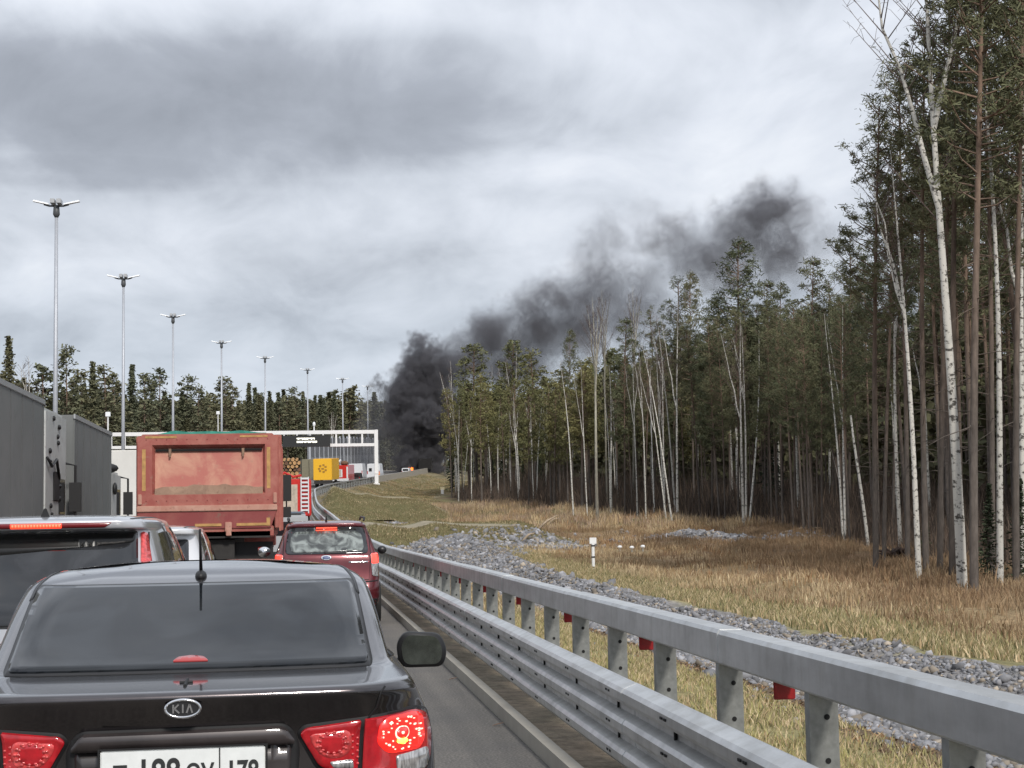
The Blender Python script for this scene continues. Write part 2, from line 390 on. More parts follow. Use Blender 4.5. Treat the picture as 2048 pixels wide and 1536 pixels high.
# forest floor
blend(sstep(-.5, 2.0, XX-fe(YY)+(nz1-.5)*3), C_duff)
blend((U < -38)*1.0, C_duff*1.5)
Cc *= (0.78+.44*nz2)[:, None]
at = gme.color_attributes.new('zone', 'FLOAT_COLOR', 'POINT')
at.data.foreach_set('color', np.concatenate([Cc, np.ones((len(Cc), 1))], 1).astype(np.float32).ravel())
gm = bpy.data.materials.new('ground_cover'); gm.use_nodes = True; t = gm.node_tree; b = t.nodes['Principled BSDF']
b.inputs['Roughness'].default_value = .95; b.inputs['Specular IOR Level'].default_value = .15
ca = N(t, 'ShaderNodeVertexColor', layer_name='zone'); tcn = N(t, 'ShaderNodeTexCoord')
n1 = N(t, 'ShaderNodeTexNoise', i_Scale=9.0, i_Detail=8.0, i_Roughness=.7); L(t, tcn.outputs['Object'], n1.inputs['Vector'])
n2 = N(t, 'ShaderNodeTexNoise', i_Scale=1.3, i_Detail=5.0); L(t, tcn.outputs['Object'], n2.inputs['Vector'])
r1 = RAMP(t, n1.outputs[0], [(0.25, .45), (0.5, 1.0), (0.75, 1.5)]); r2 = RAMP(t, n2.outputs[0], [(0.3, (.82,.85,.8)), (0.7, (1.15,1.1,1.05))])
L(t, MIXC(t, 1.0, MIXC(t, 1.0, ca.outputs[0], r1, 'MULTIPLY'), r2, 'MULTIPLY'), b.inputs['Base Color'])
bp = N(t, 'ShaderNodeBump', i_Strength=.7, i_Distance=.06); L(t, n1.outputs[0], bp.inputs['Height']); L(t, bp.outputs[0], b.inputs['Normal'])
ground = obj('ground', gme, gm); tag(ground, kind='structure')

# ------------------------------------------------------------------ road
def strip(name, u0, u1, Ys, dz, mat, parent=None, kind=None, thick=None):
    Ys = np.asarray(Ys, float); e = edge(Ys); z = rdz(Ys)+dz
    if thick is None:
        V = np.concatenate([np.stack([e+u0, Ys, z], 1), np.stack([e+u1, Ys, z], 1)]); n = len(Ys)
        i = np.arange(n-1); Fq = np.stack([i, i+n, i+n+1, i+1], 1)
    else:
        V = np.concatenate([np.stack([e+u0, Ys, z-thick], 1), np.stack([e+u0, Ys, z], 1), np.stack([e+u1, Ys, z], 1), np.stack([e+u1, Ys, z-thick], 1)])
        n = len(Ys); i = np.arange(n-1)
        Fq = np.concatenate([np.stack([i+k*n, i+(k+1)*n, i+(k+1)*n+1, i+k*n+1], 1) for k in range(3)])
        Fq = np.concatenate([Fq, [[0, n, 2*n, 3*n], [n-1, 4*n-1, 3*n-1, 2*n-1]]])
    me = mesh_np(name, V, Fq, mat); o = obj(name, me, None, parent)
    if kind: tag(o, kind=kind)
    return o
RY = np.concatenate([np.arange(-800, -40, 40), np.arange(-40, 120, 4), np.arange(120, 600, 5)])
road = strip('road', -36.2, -.56, RY, 0, M['asphalt'], kind='structure')
for k, u0 in enumerate((-4.35, )):
    strip('edge_line', u0-.07, u0+.07, RY, .004, M['paint_line'], road)
for lane in (-8.1, -11.8, -22.0, -26.0, -30.0):
    for y in range(-30, 320, 12):
        strip('lane_marking', lane-.06, lane+.06, [y, y+2, y+4], .004, M['paint_line'], road)
strip('median_strip', -17.6, -15.6, RY, .14, M['concrete'], kind='structure', thick=.2)
# kerb: single stones laid end to end
kerb = empty('kerb', (0, 0, 0), kind='structure')
y = 1.0
while y < 240:
    ln = 1.0 if y < 60 else 3.0
    j = rnd.uniform(-.001, .001)
    if y < 60:
        e0 = float(edge(y)); zt_ = float(rdz(y))+.11+rnd.uniform(-.001, .001)
        MB().hexa([(e0-.555+j, y+.0015, zt_-.25), (e0-.470, y+.0015, zt_-.25), (e0-.470, y+ln-.0015, zt_-.25), (e0-.555+j, y+ln-.0015, zt_-.25), (e0-.555+j, y+.0015, zt_), (e0-.470, y+.0015, zt_), (e0-.470, y+ln-.0015, zt_), (e0-.555+j, y+ln-.0015, zt_)]).build('kerb_stone', M['concrete'], kerb)
    else:
        strip('kerb_stone', -.555, -.475, [y+.01, y+ln-.01], .11, M['concrete'], kerb, thick=.2)
    y += ln

# ------------------------------------------------------------------ crash barrier
def sweep(name, prof, Y0, Y1, step, mat, parent, sm=False, closed=True, off=0.0):
    n = max(2, int(round((Y1-Y0)/step))+1); Ys = np.linspace(Y0, Y1, n); e = edge(Ys)+off; zb = rdz(Ys); k = len(prof)
    V = np.zeros((n, k, 3)); P = np.array(prof)
    V[:, :, 0] = e[:, None]+P[None, :, 0]; V[:, :, 1] = Ys[:, None]; V[:, :, 2] = zb[:, None]+P[None, :, 1]
    V = V.reshape(-1, 3); Fs = []
    for i in range(n-1):
        for j in range(k if closed else k-1):
            a = i*k+j; b2 = i*k+(j+1) % k; Fs.append((a, b2, b2+k, a+k))
    me = bpy.data.meshes.new(name); 
    if closed: Fs.append(tuple(range(k))[::-1]); Fs.append(tuple(range((n-1)*k, n*k)))
    me.from_pydata([tuple(v) for v in V], [], Fs); me.update()
    bm = bmesh.new(); bm.from_mesh(me); bmesh.ops.recalc_face_normals(bm, faces=bm.faces); bm.to_mesh(me); bm.free()
    if sm: smooth(me)
    return obj(name, me, mat, parent)
barrier = empty('crash_barrier', (0, 0, 0), label='galvanised steel crash barrier with triple-wave beam and raised box rail beside the kerb', cat='crash barrier')

railp = [(-.075, .875), (-.075, 1.015), (-.062, 1.035), (.05, 1.035), (.055, 1.02), (.055, .875), (.045, .862), (.03, .885), (-.045, .885), (-.06, .862)]
def thrie(th=.006):
    pts = [(-.275, .675)]
    for c in (.60, .425, .25):
        pts += [(-.285, c+.068), (-.345, c+.045), (-.362, c+.022), (-.362, c-.022), (-.345, c-.045), (-.285, c-.068)]
    pts += [(-.275, .172)]
    back = [(x+th, z) for x, z in reversed(pts)]
    return pts+back
beamp = thrie()
y = -.8; k = 0
while y < 300:
    ln = 4.5 if y < 130 else 9.0
    st = 4.5 if y < 50 else (2.25 if y < 130 else 3.0)
    sweep('top_rail', [(a*(1.0 if k % 2 else 1.05), z+(0 if k % 2 else .004)) for a, z in railp], y, y+ln+(.22 if y < 130 else 0), st, M['galv'], barrier)
    sweep('wave_beam', beamp, y+1.1, y+1.1+ln+.02, st, M['galv'], barrier, off=0 if k % 2 else -.004)
    y += ln; k += 1
# one post with bolt holes, then copies
pm = MB().box(-.062, .062, -.004, .004, -.5, .875).box(-.062, -.056, .004, .06, -.5, .875).box(.056, .062, .004, .06, -.5, .875)
post0 = pm.build('post', M['galv_post'], barrier)
hole = MB()
for z in (.80-.10, .80-.28): hole.lathe([(0.0, 0), (.0125, 0)], (0, 0, 0), 'x', 12)
hm = bpy.data.meshes.new('bolt_hole')
hv = []; hf = []
for zc in (.765, .585):
    o_ = len(hv)
    for q in range(12): hv.append((.012+.0125*math.cos(q*math.pi/6), -.0065, zc+.0125*math.sin(q*math.pi/6)))
    hf.append(tuple(range(o_, o_+12)))
hm.from_pydata(hv, [], hf); hm.update(); hm.materials.append(M['matt_black'])
bk = MB().box(-.275, -.055, -.03, .03, .30, .56)
bk0 = bk.build('bracket', M['galv_post'], barrier)
rf = MB().box(-.05, .05, -.012, .0, .775, .875).box(.05, .075, -.008, .008, .83, .89)
rf0 = rf.build('reflector', M['red_refl'], barrier, bevel=.004)
bolt = MB()
for zc in (.60, .425, .25):
    bolt.box(-.369, -.361, -.10, -.055, zc-.006, zc+.006); bolt.box(-.369, -.361, -.02, .025, zc-.006, zc+.006)
for zc in (.513, .338): bolt.box(-.30, -.283, -.012, .012, zc-.03, zc+.03)
bo0 = bolt.build('beam_bolts', M['matt_black'], barrier)
bo0['kind'] = 'stuff'
first = True; i = 0; y = 3.75
while y < 300:
    sp = 1.5 if y < 120 else 3.0
    hd = -math.atan((float(edge(y+1))-float(edge(y-1)))/2)
    loc = (float(edge(y)), y, float(rdz(y)))
    if first: p = post0; bko = bk0; bo = bo0
    else:
        p = post0.copy(); col.objects.link(p); bko = bk0.copy(); bo = bo0.copy()
        if y < 120: col.objects.link(bko)
        if y < 60: col.objects.link(bo)
    if y < 60:
        hh = bpy.data.objects.new('bolt_hole', hm); col.objects.link(hh); hh.parent = p
    for q in (p, bko, bo): q.location = loc; q.rotation_euler = (0, 0, hd)
    if y < 90 and i % 2 == 0:
        r_ = rf0 if i == 0 else rf0.copy()
        if i != 0: col.objects.link(r_)
        r_.location = (loc[0]+.01, y+.6, loc[2])
    first = False; i += 1; y += sp

# ------------------------------------------------------------------ car shells built from stacked plan outlines
def plan_ring(w_, yr, yf, rc, rcf, bul=.05, tap=.05, n=(12, 12, 26, 10, 8)):
    """half outline from rear centre to front centre, then mirrored. x = w at the sides"""
    P = []
    xr = w_-rc
    for i in range(n[0]):
        t = i/n[0]; x = xr*t; P.append((x, yr+bul*(x/w_)**2))
    for i in range(n[1]):
        a = math.pi/2*i/n[1]; P.append((xr+rc*math.sin(a), yr+bul*(xr/w_)**2+rc*1.15*(1-math.cos(a))))
    y0 = yr+bul*(xr/w_)**2+rc*1.15; y1 = yf-rcf
    for i in range(n[2]):
        t = i/n[2]; P.append((w_, y0+(y1-y0)*t))
    for i in range(n[3]):
        a = math.pi/2*i/n[3]; P.append((w_-rcf*.8*(1-math.cos(a)), y1+rcf*math.sin(a)))
    xe = w_-rcf*.8
    for i in range(n[4]+1):
        t = i/n[4]; P.append((xe*(1-t), yf+.06*t))
    out = []
    L_ = max(.5, yf-yr); ym = (yf+yr)/2
    for x, y in P:
        out.append((x*(1-tap*((y-ym)/(L_/2))**2), y))
    return out
def car_shell(rings, dzf=0.0, sub=4, bul=.05):
    keys = ['z', 'w', 'yr', 'yf', 'rc', 'rcf']
    A = np.array([[r[k] for k in range(6)] for r in rings], float)
    T = np.arange(len(A)); TT = np.linspace(0, len(A)-1, (len(A)-1)*sub+1)
    B = np.stack([pchip(T, A[:, k])(TT) for k in range(6)], 1)
    V = []; Fs = []; half = None
    for (z, w_, yr, yf, rc, rcf) in B:
        hp = plan_ring(w_, yr, yf, min(rc, w_*.8), min(rcf, w_*.8), bul=bul*min(1, w_/.8))
        full = hp + [(-x, y) for x, y in hp[-2:0:-1]]
        n = len(full)
        for x, y in full: V.append((x, y, z - dzf*max(0, (y-2.6)/2)**2*(1 if z < 1.2 else 0)))
    m = len(B)
    for j in range(m-1):
        for i in range(n):
            a = j*n+i; b_ = j*n+(i+1) % n; Fs.append((a, b_, b_+n, a+n))
    Fs.append(tuple(range(n))[::-1]); Fs.append(tuple(range((m-1)*n, m*n)))
    return V, Fs
def rpoly(pts, r, n=5):
    out = []; k = len(pts)
    if isinstance(r, (int, float)): r = [r]*k
    for i in range(k):
        p0 = Vector(pts[i-1]); p = Vector(pts[i]); p1 = Vector(pts[(i+1) % k])
        d0 = (p0-p); d1 = (p1-p); rr = min(r[i], d0.length*.45, d1.length*.45)
        if rr < 1e-4: out.append(tuple(p)); continue
        a = p+d0.normalized()*rr; c = p+d1.normalized()*rr
        for j in range(n+1):
            t = j/n; q = a*(1-t)**2 + p*2*t*(1-t) + c*t*t; out.append((q.x, q.y))
    return out
class Shell:
    def __init__(s, V, Fs): s.bvh = BVHTree.FromPolygons([Vector(v) for v in V], Fs)
    def hit(s, a, b, axis, side):
        if axis == 'rear': o_, d = Vector((a, -3, b)), Vector((0, 1, 0))
        elif axis == 'side': o_, d = Vector((side*3, a, b)), Vector((-side, 0, 0))
        elif axis == 'top': o_, d = Vector((a, b, 5)), Vector((0, 0, -1))
        elif axis == 'front': o_, d = Vector((a, 9, b)), Vector((0, -1, 0))
        elif axis == 'slant': o_, d = Vector((a, -3, b+2.2)), Vector((0, 1, -.5)).normalized()
        h = s.bvh.ray_cast(o_, d)
        if h[0] is None: return None
        n = h[1]
        if n.dot(d) > 0: n = -n
        return h[0], n
def decal(name, sh, poly, mat, parent, axis='rear', off=.004, depth=.008, step=.05, side=1, sm=True, bend=None):
    pts = [Vector(p[:2]) for p in poly]; dense = []
    for i in range(len(pts)):
        a, b_ = pts[i], pts[(i+1) % len(pts)]; n = max(1, int((b_-a).length/step))
        for j in range(n): dense.append(a.lerp(b_, j/n))
    k = len(dense); edges = [(i, (i+1) % k) for i in range(k)]
    xs = [p.x for p in dense]; ys = [p.y for p in dense]; inner = []
    gx_ = np.arange(min(xs)+step/2, max(xs), step); gy_ = np.arange(min(ys)+step/2, max(ys), step)
    if len(gx_)*len(gy_) < 4000:
        for a in gx_:
            for b_ in gy_:
                inn = False; j = k-1
                for i in range(k):
                    if (ys[i] > b_) != (ys[j] > b_) and a < (xs[j]-xs[i])*(b_-ys[i])/(ys[j]-ys[i]+1e-12)+xs[i]: inn = not inn
                    j = i
                if inn: inner.append(Vector((a, b_)))
    vv, _, ff, ov, _, _ = delaunay_2d_cdt(dense+inner, edges, [], 1, 1e-5)
    P3 = []; ok = []
    last = None
    for v_ in vv:
        h = sh.hit(v_.x, v_.y, axis, side)
        P3.append(h); ok.append(h is not None)
    V = []; mp = {}
    for i, h in enumerate(P3):
        if h: mp[i] = len(V); V.append(h[0]+h[1]*off)
    Fs = [tuple(mp[i] for i in f) for f in ff if all(ok[i] for i in f)]
    if not Fs: return None
    # drop faces that jump across a silhouette
    Fs = [f for f in Fs if max((V[f[i]]-V[f[i-1]]).length for i in range(len(f))) < step*8+.15]
    cnt = {}
    for f in Fs:
        for i in range(len(f)):
            e = (f[i-1], f[i]); cnt[e] = 1
    bd = [e for e in cnt if (e[1], e[0]) not in cnt]
    inv = {mp[i]: P3[i] for i in mp}
    low_ = {}
    for e in bd:
        for q in e:
            if q not in low_: low_[q] = len(V); V.append(inv[q][0]-inv[q][1]*depth)
    for a, b_ in bd: Fs.append((b_, a, low_[a], low_[b_]))
    me = bpy.data.meshes.new(name); me.from_pydata([tuple(v_) for v_ in V], [], Fs); me.update()
    if sm:
        nf = len(me.polygons)-len(bd)
        me.polygons.foreach_set('use_smooth', [i < nf for i in range(len(me.polygons))])
    # consistent outward normals
    o = obj(name, me, mat, parent)
    return o
def band(pts, wd):
    """thin strip polygon following a polyline"""
    P = [Vector(p) for p in pts]; Lf = []; Rt = []
    for i, p in enumerate(P):
        d = (P[min(i+1, len(P)-1)]-P[max(i-1, 0)]).normalized(); n = Vector((-d.y, d.x))*wd/2
        Lf.append(tuple(p+n)); Rt.append(tuple(p-n))
    return Lf+Rt[::-1]
def mir(poly): return [(-x, z) for x, z in poly][::-1]
def ellipse(cx_, cz_, a, b_, n=28): return [(cx_+a*math.cos(2*math.pi*i/n), cz_+b_*math.sin(2*math.pi*i/n)) for i in range(n)]
M['tyre'] = pmat('tyre_rubber', (.018,.018,.018), .85, noise=.3, nscale=12)
M['rim'] = pmat('alloy_rim', (.35,.35,.36), .35, metal=.8)
def wheels(parent, ys, wx, r=.32, wd=.2, dual=False):
    tm = MB().lathe([(r*.62, -wd/2), (r*.94, -wd/2), (r, -wd*.38), (r, wd*.38), (r*.94, wd/2), (r*.62, wd/2)], (0, 0, 0))
    rm = MB().lathe([(0.001, wd*.32), (r*.2, wd*.36), (r*.25, wd*.25), (r*.6, wd*.34), (r*.63, wd*.42), (r*.63, -wd*.42)], (0, 0, 0))
    for q in range(5):
        a = 2*math.pi*q/5; c, s_ = math.cos(a), math.sin(a)
        rm.tube([(wd*.33, c*r*.15, s_*r*.15), (wd*.36, c*r*.6, s_*r*.6)], .03, 6)
    for y_ in ys:
        for sd in (1, -1):
            wo = tm.build('wheel', M['tyre'], parent, True); ro = rm.build('rim', M['rim'], wo, True)
            wo.location = (sd*wx, y_, r); wo.rotation_euler = (0, 0, 0 if sd > 0 else math.pi)
def arch(sh, parent, ys, r=.37):
    for y_ in ys:
        for sd in (1, -1):
            poly = [(y_+r*math.cos(a), max(.21, r+.0+r*math.sin(a))) for a in np.linspace(-.4, math.pi+.4, 22)]
            decal('wheel_arch', sh, poly, M['matt_black'], parent, 'side', off=.003, depth=.01, side=sd)
def font_mat_text(name, body, size, loc, mat, parent, extr=.001, sx=1.0, rot=(math.pi/2, 0, 0), bold=0.0, sp=1.0):
    cu = bpy.data.curves.new(name, 'FONT'); cu.body = body; cu.size = size; cu.extrude = extr; cu.align_x = 'CENTER'; cu.align_y = 'BOTTOM_BASELINE'
    cu.offset = bold; cu.space_character = sp
    o = bpy.data.objects.new(name, cu); col.objects.link(o); o.location = loc; o.rotation_euler = rot; o.scale = (sx, 1, 1)
    cu.materials.append(mat); bpy.context.view_layer.update()
    me = bpy.data.meshes.new_from_object(o); bpy.data.objects.remove(o); o = obj(name, me, None, parent)
    o.location = loc; o.rotation_euler = rot; o.scale = (sx, 1, 1); return o

def glow(name, c, s_, base=(.5,.01,.01)): return pmat(name, base, .25, coat=1.0, emis=c, estr=s_)
M['lamp_red'] = pmat('lamp_red_lens', (.36,.006,.012), .12, coat=1.0, noise=.35, nscale=26, emis=(.8,.01,.02), estr=.10)
M['lamp_red_in'] = pmat('lamp_inner_reflector', (.55,.06,.06), .25, coat=1.0, noise=.5, nscale=55, emis=(.9,.05,.05), estr=.10)
M['lamp_lit'] = glow('lamp_lit', (1.0,.02,.012), 1.1)
M['lamp_dot'] = glow('lamp_hot_dot', (1.0,.30,.22), 3.0, (.9,.5,.4))
M['lamp_core'] = glow('lamp_core', (1.0,.55,.05), 4.0, (.9,.6,.1))
M['lamp_white'] = pmat('lamp_clear_lens', (.42,.42,.42), .15, metal=.4, coat=1.0, noise=.75, nscale=38, stretch=(3,1,.6))
M['seam'] = pmat('panel_gap', (.006,.006,.007), .7)
M['seal'] = pmat('window_seal', (.012,.012,.013), .4)

# ---- dark saloon close ahead
kp = carpaint('dark_brown_metallic', (.078,.068,.070), 1.0, .25, .35); kp.node_tree.nodes['Principled BSDF'].inputs['Coat IOR'].default_value = 1.65
kia = empty('saloon_car', (-.360, 5.22, 0), R(1.6), label='dark brown metallic saloon with lit brake lights, directly ahead at the bottom of the view', cat='car')
KR = [(.20,.80,.16,4.30,.25,.5), (.30,.86,.05,4.46,.28,.6), (.50,.885,.0,4.52,.30,.7), (.64,.888,.01,4.50,.30,.75), (.70,.888,.045,4.46,.30,.8), (.84,.885,.06,4.40,.30,.8),
      (.95,.868,.055,4.30,.30,.8), (1.02,.835,.02,4.10,.30,.7), (1.074,.805,-.012,3.8,.28,.7), (1.090,.79,-.004,3.6,.27,.6), (1.096,.785,.02,3.5,.26,.5),
      (1.099,.775,.22,3.42,.22,.5), (1.103,.768,.46,3.38,.22,.5), (1.110,.762,.56,3.34,.22,.5), (1.17,.752,.75,3.18,.22,.45), (1.25,.738,.95,3.0,.22,.45), (1.33,.718,1.15,2.78,.24,.4), (1.375,.698,1.28,2.6,.25,.4),
      (1.40,.665,1.40,2.45,.28,.4), (1.425,.60,1.60,2.35,.3,.4), (1.442,.45,1.82,2.25,.3,.4), (1.452,.30,2.0,2.2,.22,.2), (1.455,.12,2.08,2.15,.1,.1)]
V, Fs = car_shell(KR, dzf=.25, sub=4, bul=.06)
me = bpy.data.meshes.new('body'); me.from_pydata(V, [], Fs); me.update(); smooth(me)
obj('body', me, kp, kia); sh = Shell(V, Fs)
# rear window, its seal, side glass
rw = rpoly([(-.642, 1.110), (.642, 1.110), (.622, 1.372), (-.622, 1.372)], [.02, .02, .03, .03])
seal_poly = rpoly([(-.662, 1.107), (.662, 1.107), (.645, 1.384), (-.645, 1.384)], [.02, .02, .03, .03])
decal('rear_window_seal', sh, seal_poly, M['seal'], kia, 'rear', off=.002, depth=.004, step=.04)
decal('rear_window', sh, rw, M["glass_rear"], kia, "rear", off=.012, depth=.008, step=.03)
decal('boot_lid_seam', sh, band([(.655, 1.084), (.64, 1.07), (.625, 1.02), (.60, .99), (.585, .97), (.57, .83), (.55, .70), (-.55, .70), (-.57, .83), (-.585, .97), (-.60, .99), (-.625, 1.02), (-.64, 1.07), (-.655, 1.084)], .006), M['seam'], kia, 'rear', off=.0025, depth=.003, step=.02)
for sd in (1, -1):
    decal('side_window', sh, rpoly([(1.05, 1.10), (2.0, 1.07), (2.95, 1.05), (2.35, 1.375), (1.60, 1.375), (1.30, 1.28)], .05), M['glass'], kia, 'side', off=.004, side=sd)
    decal('roof_ditch', sh, band([(sd*.600, 2.1), (sd*.625, 1.8), (sd*.640, 1.5), (sd*.646, 1.29)], .013), M['seal'], kia, 'top', off=.003, depth=.004, step=.03)
    for yy in (1.32, 2.30, 3.3):
        decal('door_seam', sh, band([(yy, 1.05), (yy+.03, .7), (yy+.02, .35)], .006), M['seam'], kia, 'side', off=.0015, depth=.003, side=sd)
    h_ = MB().ell((sd*.905, 1.55, .80), (.02, .11, .016)).build('door_handle', M['chrome'], kia, True)
    h_ = MB().ell((sd*.905, 2.55, .80), (.02, .11, .016)).build('door_handle', M['chrome'], kia, True)
    # door mirror: shell facing forward, glass facing back
    mc = MB()
    prof = rpoly([(-.10, -.075), (.105, -.075), (.125, .0), (.09, .075), (-.08, .085), (-.115, .03)], .05)
    n_ = len(prof); Vm = []
    for (sc_, y_) in ((1.0, 0), (1.06, .02), (1.0, .06), (.72, .11), (.2, .13)):
        for (x, z) in prof: Vm.append((x*sc_*sd, y_, z*sc_))
    Fm = []
    for j in range(4):
        for i in range(n_): Fm.append((j*n_+i, j*n_+(i+1) % n_, (j+1)*n_+(i+1) % n_, (j+1)*n_+i))
    Fm.append(tuple(range(n_))[::-1]); Fm.append(tuple(range(4*n_, 5*n_)))
    mc.add(Vm, Fm); mo = mc.build('door_mirror', M['seal'], kia, True); mo.location = (sd*1.035, 2.55, 1.005)
    MB().tube([(sd*-.10, .06, -.06), (sd*-.24, .05, -.10)], .028, 8).build('mirror_arm', M['seal'], mo, True)
    gl = MB(); gp = [(x*.86*sd, -.003, z*.86) for x, z in prof]; gl.add(gp, [tuple(range(len(gp)))] if sd > 0 else [tuple(range(len(gp)))[::-1]])
    mgm = M.setdefault('mirror_glass', pmat('mirror_glass', (.13,.155,.155), .06, metal=.9, noise=.5, nscale=9))
    gl.build('mirror_glass', mgm, mo)
# black slot between roof and window reads in the photo as the dark line: thin header seal
# lamps
for sd in (1, -1):
    f_ = (lambda p: p) if sd > 0 else mir
    inner_l = rpoly([(.372, .948), (.392, .966), (.572, .985), (.560, .822), (.452, .838), (.432, .85)], [.02, .012, .004, .004, .02, .02])
    outer_l = rpoly([(.586, .986), (.755, .999), (.805, .975), (.822, .91), (.812, .83), (.78, .79), (.575, .80)], [.004, .02, .02, .03, .02, .02, .01])
    decal('lamp_surround', sh, f_(rpoly([(.360, .948), (.384, .976), (.765, 1.010), (.822, .985), (.838, .91), (.825, .82), (.78, .776), (.555, .790), (.45, .822), (.422, .84)], .02)), M['seam'], kia, 'rear', off=.002, depth=.004, step=.04)
    tl = decal('tail_lamp', sh, f_(inner_l), M['lamp_red'], kia, 'rear', off=.012, depth=.006, step=.03)
    decal('lamp_ring', sh, f_(rpoly([(.40, .945), (.53, .958), (.545, .925), (.535, .885), (.505, .868), (.46, .868), (.42, .90)], .03)), M['lamp_red_in'], tl, 'rear', off=.014, depth=.003, step=.03)
    decal('lamp_bowl', sh, f_(ellipse(.478, .915, .042, .034)), M['lamp_red'], tl, 'rear', off=.0165, depth=.003, step=.02)
    for q in range(26):
        a = 2*math.pi*q/13; rr = .036+.008*(q % 2)
        cx_, cz_ = .478+rr*1.15*math.cos(a), .915+rr*.85*math.sin(a)
        decal('lamp_facet', sh, f_(ellipse(cx_, cz_, .006, .0045, 6)), M['lamp_red_in'], tl, 'rear', off=.018, depth=.002, step=.02)
    for q in range(10):
        decal('lamp_facet', sh, f_(ellipse(.545+.016*(q % 2), .938-.010*q, .005, .004, 6)), M['lamp_red_in'], tl, 'rear', off=.0145, depth=.002, step=.02)
    decal('reversing_lens', sh, f_(rpoly([(.468, .857), (.545, .862), (.548, .832), (.482, .836)], .008)), M['lamp_white'], tl, 'rear', off=.0145, depth=.004, step=.03)
    tl2 = decal('tail_lamp', sh, f_(outer_l), M['lamp_red'], kia, 'rear', off=.012, depth=.006, step=.03)
    decal('brake_lens', sh, f_(rpoly([(.632, .968), (.66, .989), (.755, .992), (.785, .972), (.79, .90), (.77, .872), (.66, .870), (.622, .905)], .018)), M['lamp_lit'], tl2, 'rear', off=.015, depth=.003, step=.03)
    rr_ = random.Random(5)
    for q in range(44):
        a = rr_.uniform(0, 2*math.pi); d_ = rr_.uniform(.45, 1)**.7
        cx_, cz_ = .708+.072*d_*math.cos(a), .93+.052*d_*math.sin(a)
        decal('lamp_facet', sh, f_(ellipse(cx_, cz_, rr_.uniform(.0022, .0042), rr_.uniform(.002, .0034), 6)), M['lamp_dot'], tl2, 'rear', off=.018, depth=.002, step=.02)
    decal('bulb_ring', sh, f_(ellipse(.706, .930, .023, .023, 24)), M['lamp_dot'], tl2, 'rear', off=.0172, depth=.002, step=.03)
    decal('bulb_bowl', sh, f_(ellipse(.706, .931, .019, .019, 24)), M['lamp_lit'], tl2, 'rear', off=.0195, depth=.002, step=.03)
    decal('bulb', sh, f_(ellipse(.706, .930, .005, .005, 10)), M['lamp_dot'], tl2, 'rear', off=.021, depth=.002, step=.03)
    decal('bulb_glow', sh, f_(rpoly([(.692, .912), (.72, .912), (.724, .903), (.706, .894), (.688, .903)], .004)), M['lamp_core'], tl2, 'rear', off=.0205, depth=.002, step=.03)
    decal('indicator_lens', sh, f_(rpoly([(.685, .862), (.80, .872), (.808, .83), (.78, .795), (.69, .80)], .012)), M['lamp_white'], tl2, 'rear', off=.015, depth=.003, step=.03)
# number plate recess, garnish, plate
decal('plate_recess', sh, rpoly([(-.335, .980), (.335, .985), (.375, .92), (.36, .73), (-.36, .73), (-.375, .92)], [.05, .05, .08, .03, .03, .08]), M['seam'], kia, 'rear', off=.003, depth=.004, step=.05)
kp2 = carpaint('faded_brown_trim', (.05,.04,.04), .3, .42, .5)
decal('plate_garnish', sh, rpoly([(-.325, .973), (.325, .978), (.355, .932), (.352, .920), (-.352, .916), (-.355, .927)], [.04, .04, .02, .005, .005, .02]), kp2, kia, 'rear', off=.022, depth=.004, step=.05)
decal('plate_panel', sh, rpoly([(-.345, .914), (.345, .918), (.335, .74), (-.335, .74)], .02), carpaint('plate_panel_paint', (.04,.034,.034), .3, .45, .3), kia, 'rear', off=.006, depth=.004, step=.05)
pl = empty('number_plate', (0, .02, .866)); pl.parent = kia
MB().box(-.26, .26, -.004, .006, -.056, .056).build('plate_sheet', M['white_plate'], pl, bevel=.004)
MB().box(.113, .117, -.006, -.003, -.054, .054).build('plate_rule', M['plate_ink'], pl)
bk_ = MB()
for (x0, x1, z0, z1) in ((-.263, .263, .056, .061), (-.263, .263, -.061, -.056), (-.268, -.262, -.061, .061), (.262, .268, -.061, .061)): bk_.box(x0, x1, -.005, .006, z0, z1)
bk_.build('plate_frame', M['seam'], pl)
for tx, size, x, sx in (('Т', .078, -.198, .95), ('188', .108, -.078, .86), ('СУ', .076, .052, .90), ('178', .088, .187, .80)):
    font_mat_text('lettering', tx, size, (x, -.0055, -.048 if size > .08 else -.046), M['plate_ink'], pl, .0008, sx, bold=.0022 if size > .08 else .0015)
# high mounted brake light seen through the glass, cross sticker, badge
decal('high_brake_light', sh, rpoly([(-.064, 1.126), (.064, 1.126), (.045, 1.138), (.0, 1.142), (-.045, 1.138)], .006), glow('dim_brake', (1.0,.10,.10), .22, (.22,.03,.03)), kia, 'rear', off=.016, depth=.002, step=.02)
MB().tube([(0, .34, 1.1025), (0, .14, 1.1000)], .006, 6).tube([(-.022, .25, 1.1012), (.022, .25, 1.1012)], .006, 6).build('cross_sticker', M['seam'], kia)
zb = 1.046; yb = min(sh.hit(0, zb+q, 'rear', 1)[0].y for q in (-.03, 0, .026))
bd = empty('badge', (0, yb-.004, zb)); bd.parent = kia
rg = MB(); nn = 40; Vr = []; Fr = []
for i in range(nn):
    a = 2*math.pi*i/nn; c, s_ = math.cos(a), math.sin(a)
    for (k1, k2, y_) in ((.0600, .0310, 0), (.0575, .0290, -.006), (.0515, .0235, -.006), (.0500, .0220, 0)): Vr.append((k1*c, y_, k2*s_))
for i in range(nn):
    for j in range(3):
        a = i*4+j; b_ = ((i+1) % nn)*4+j; Fr.append((a, b_, b_+1, a+1))
rg.add(Vr, Fr); rg.build('badge_ring', M['chrome'], bd, True)
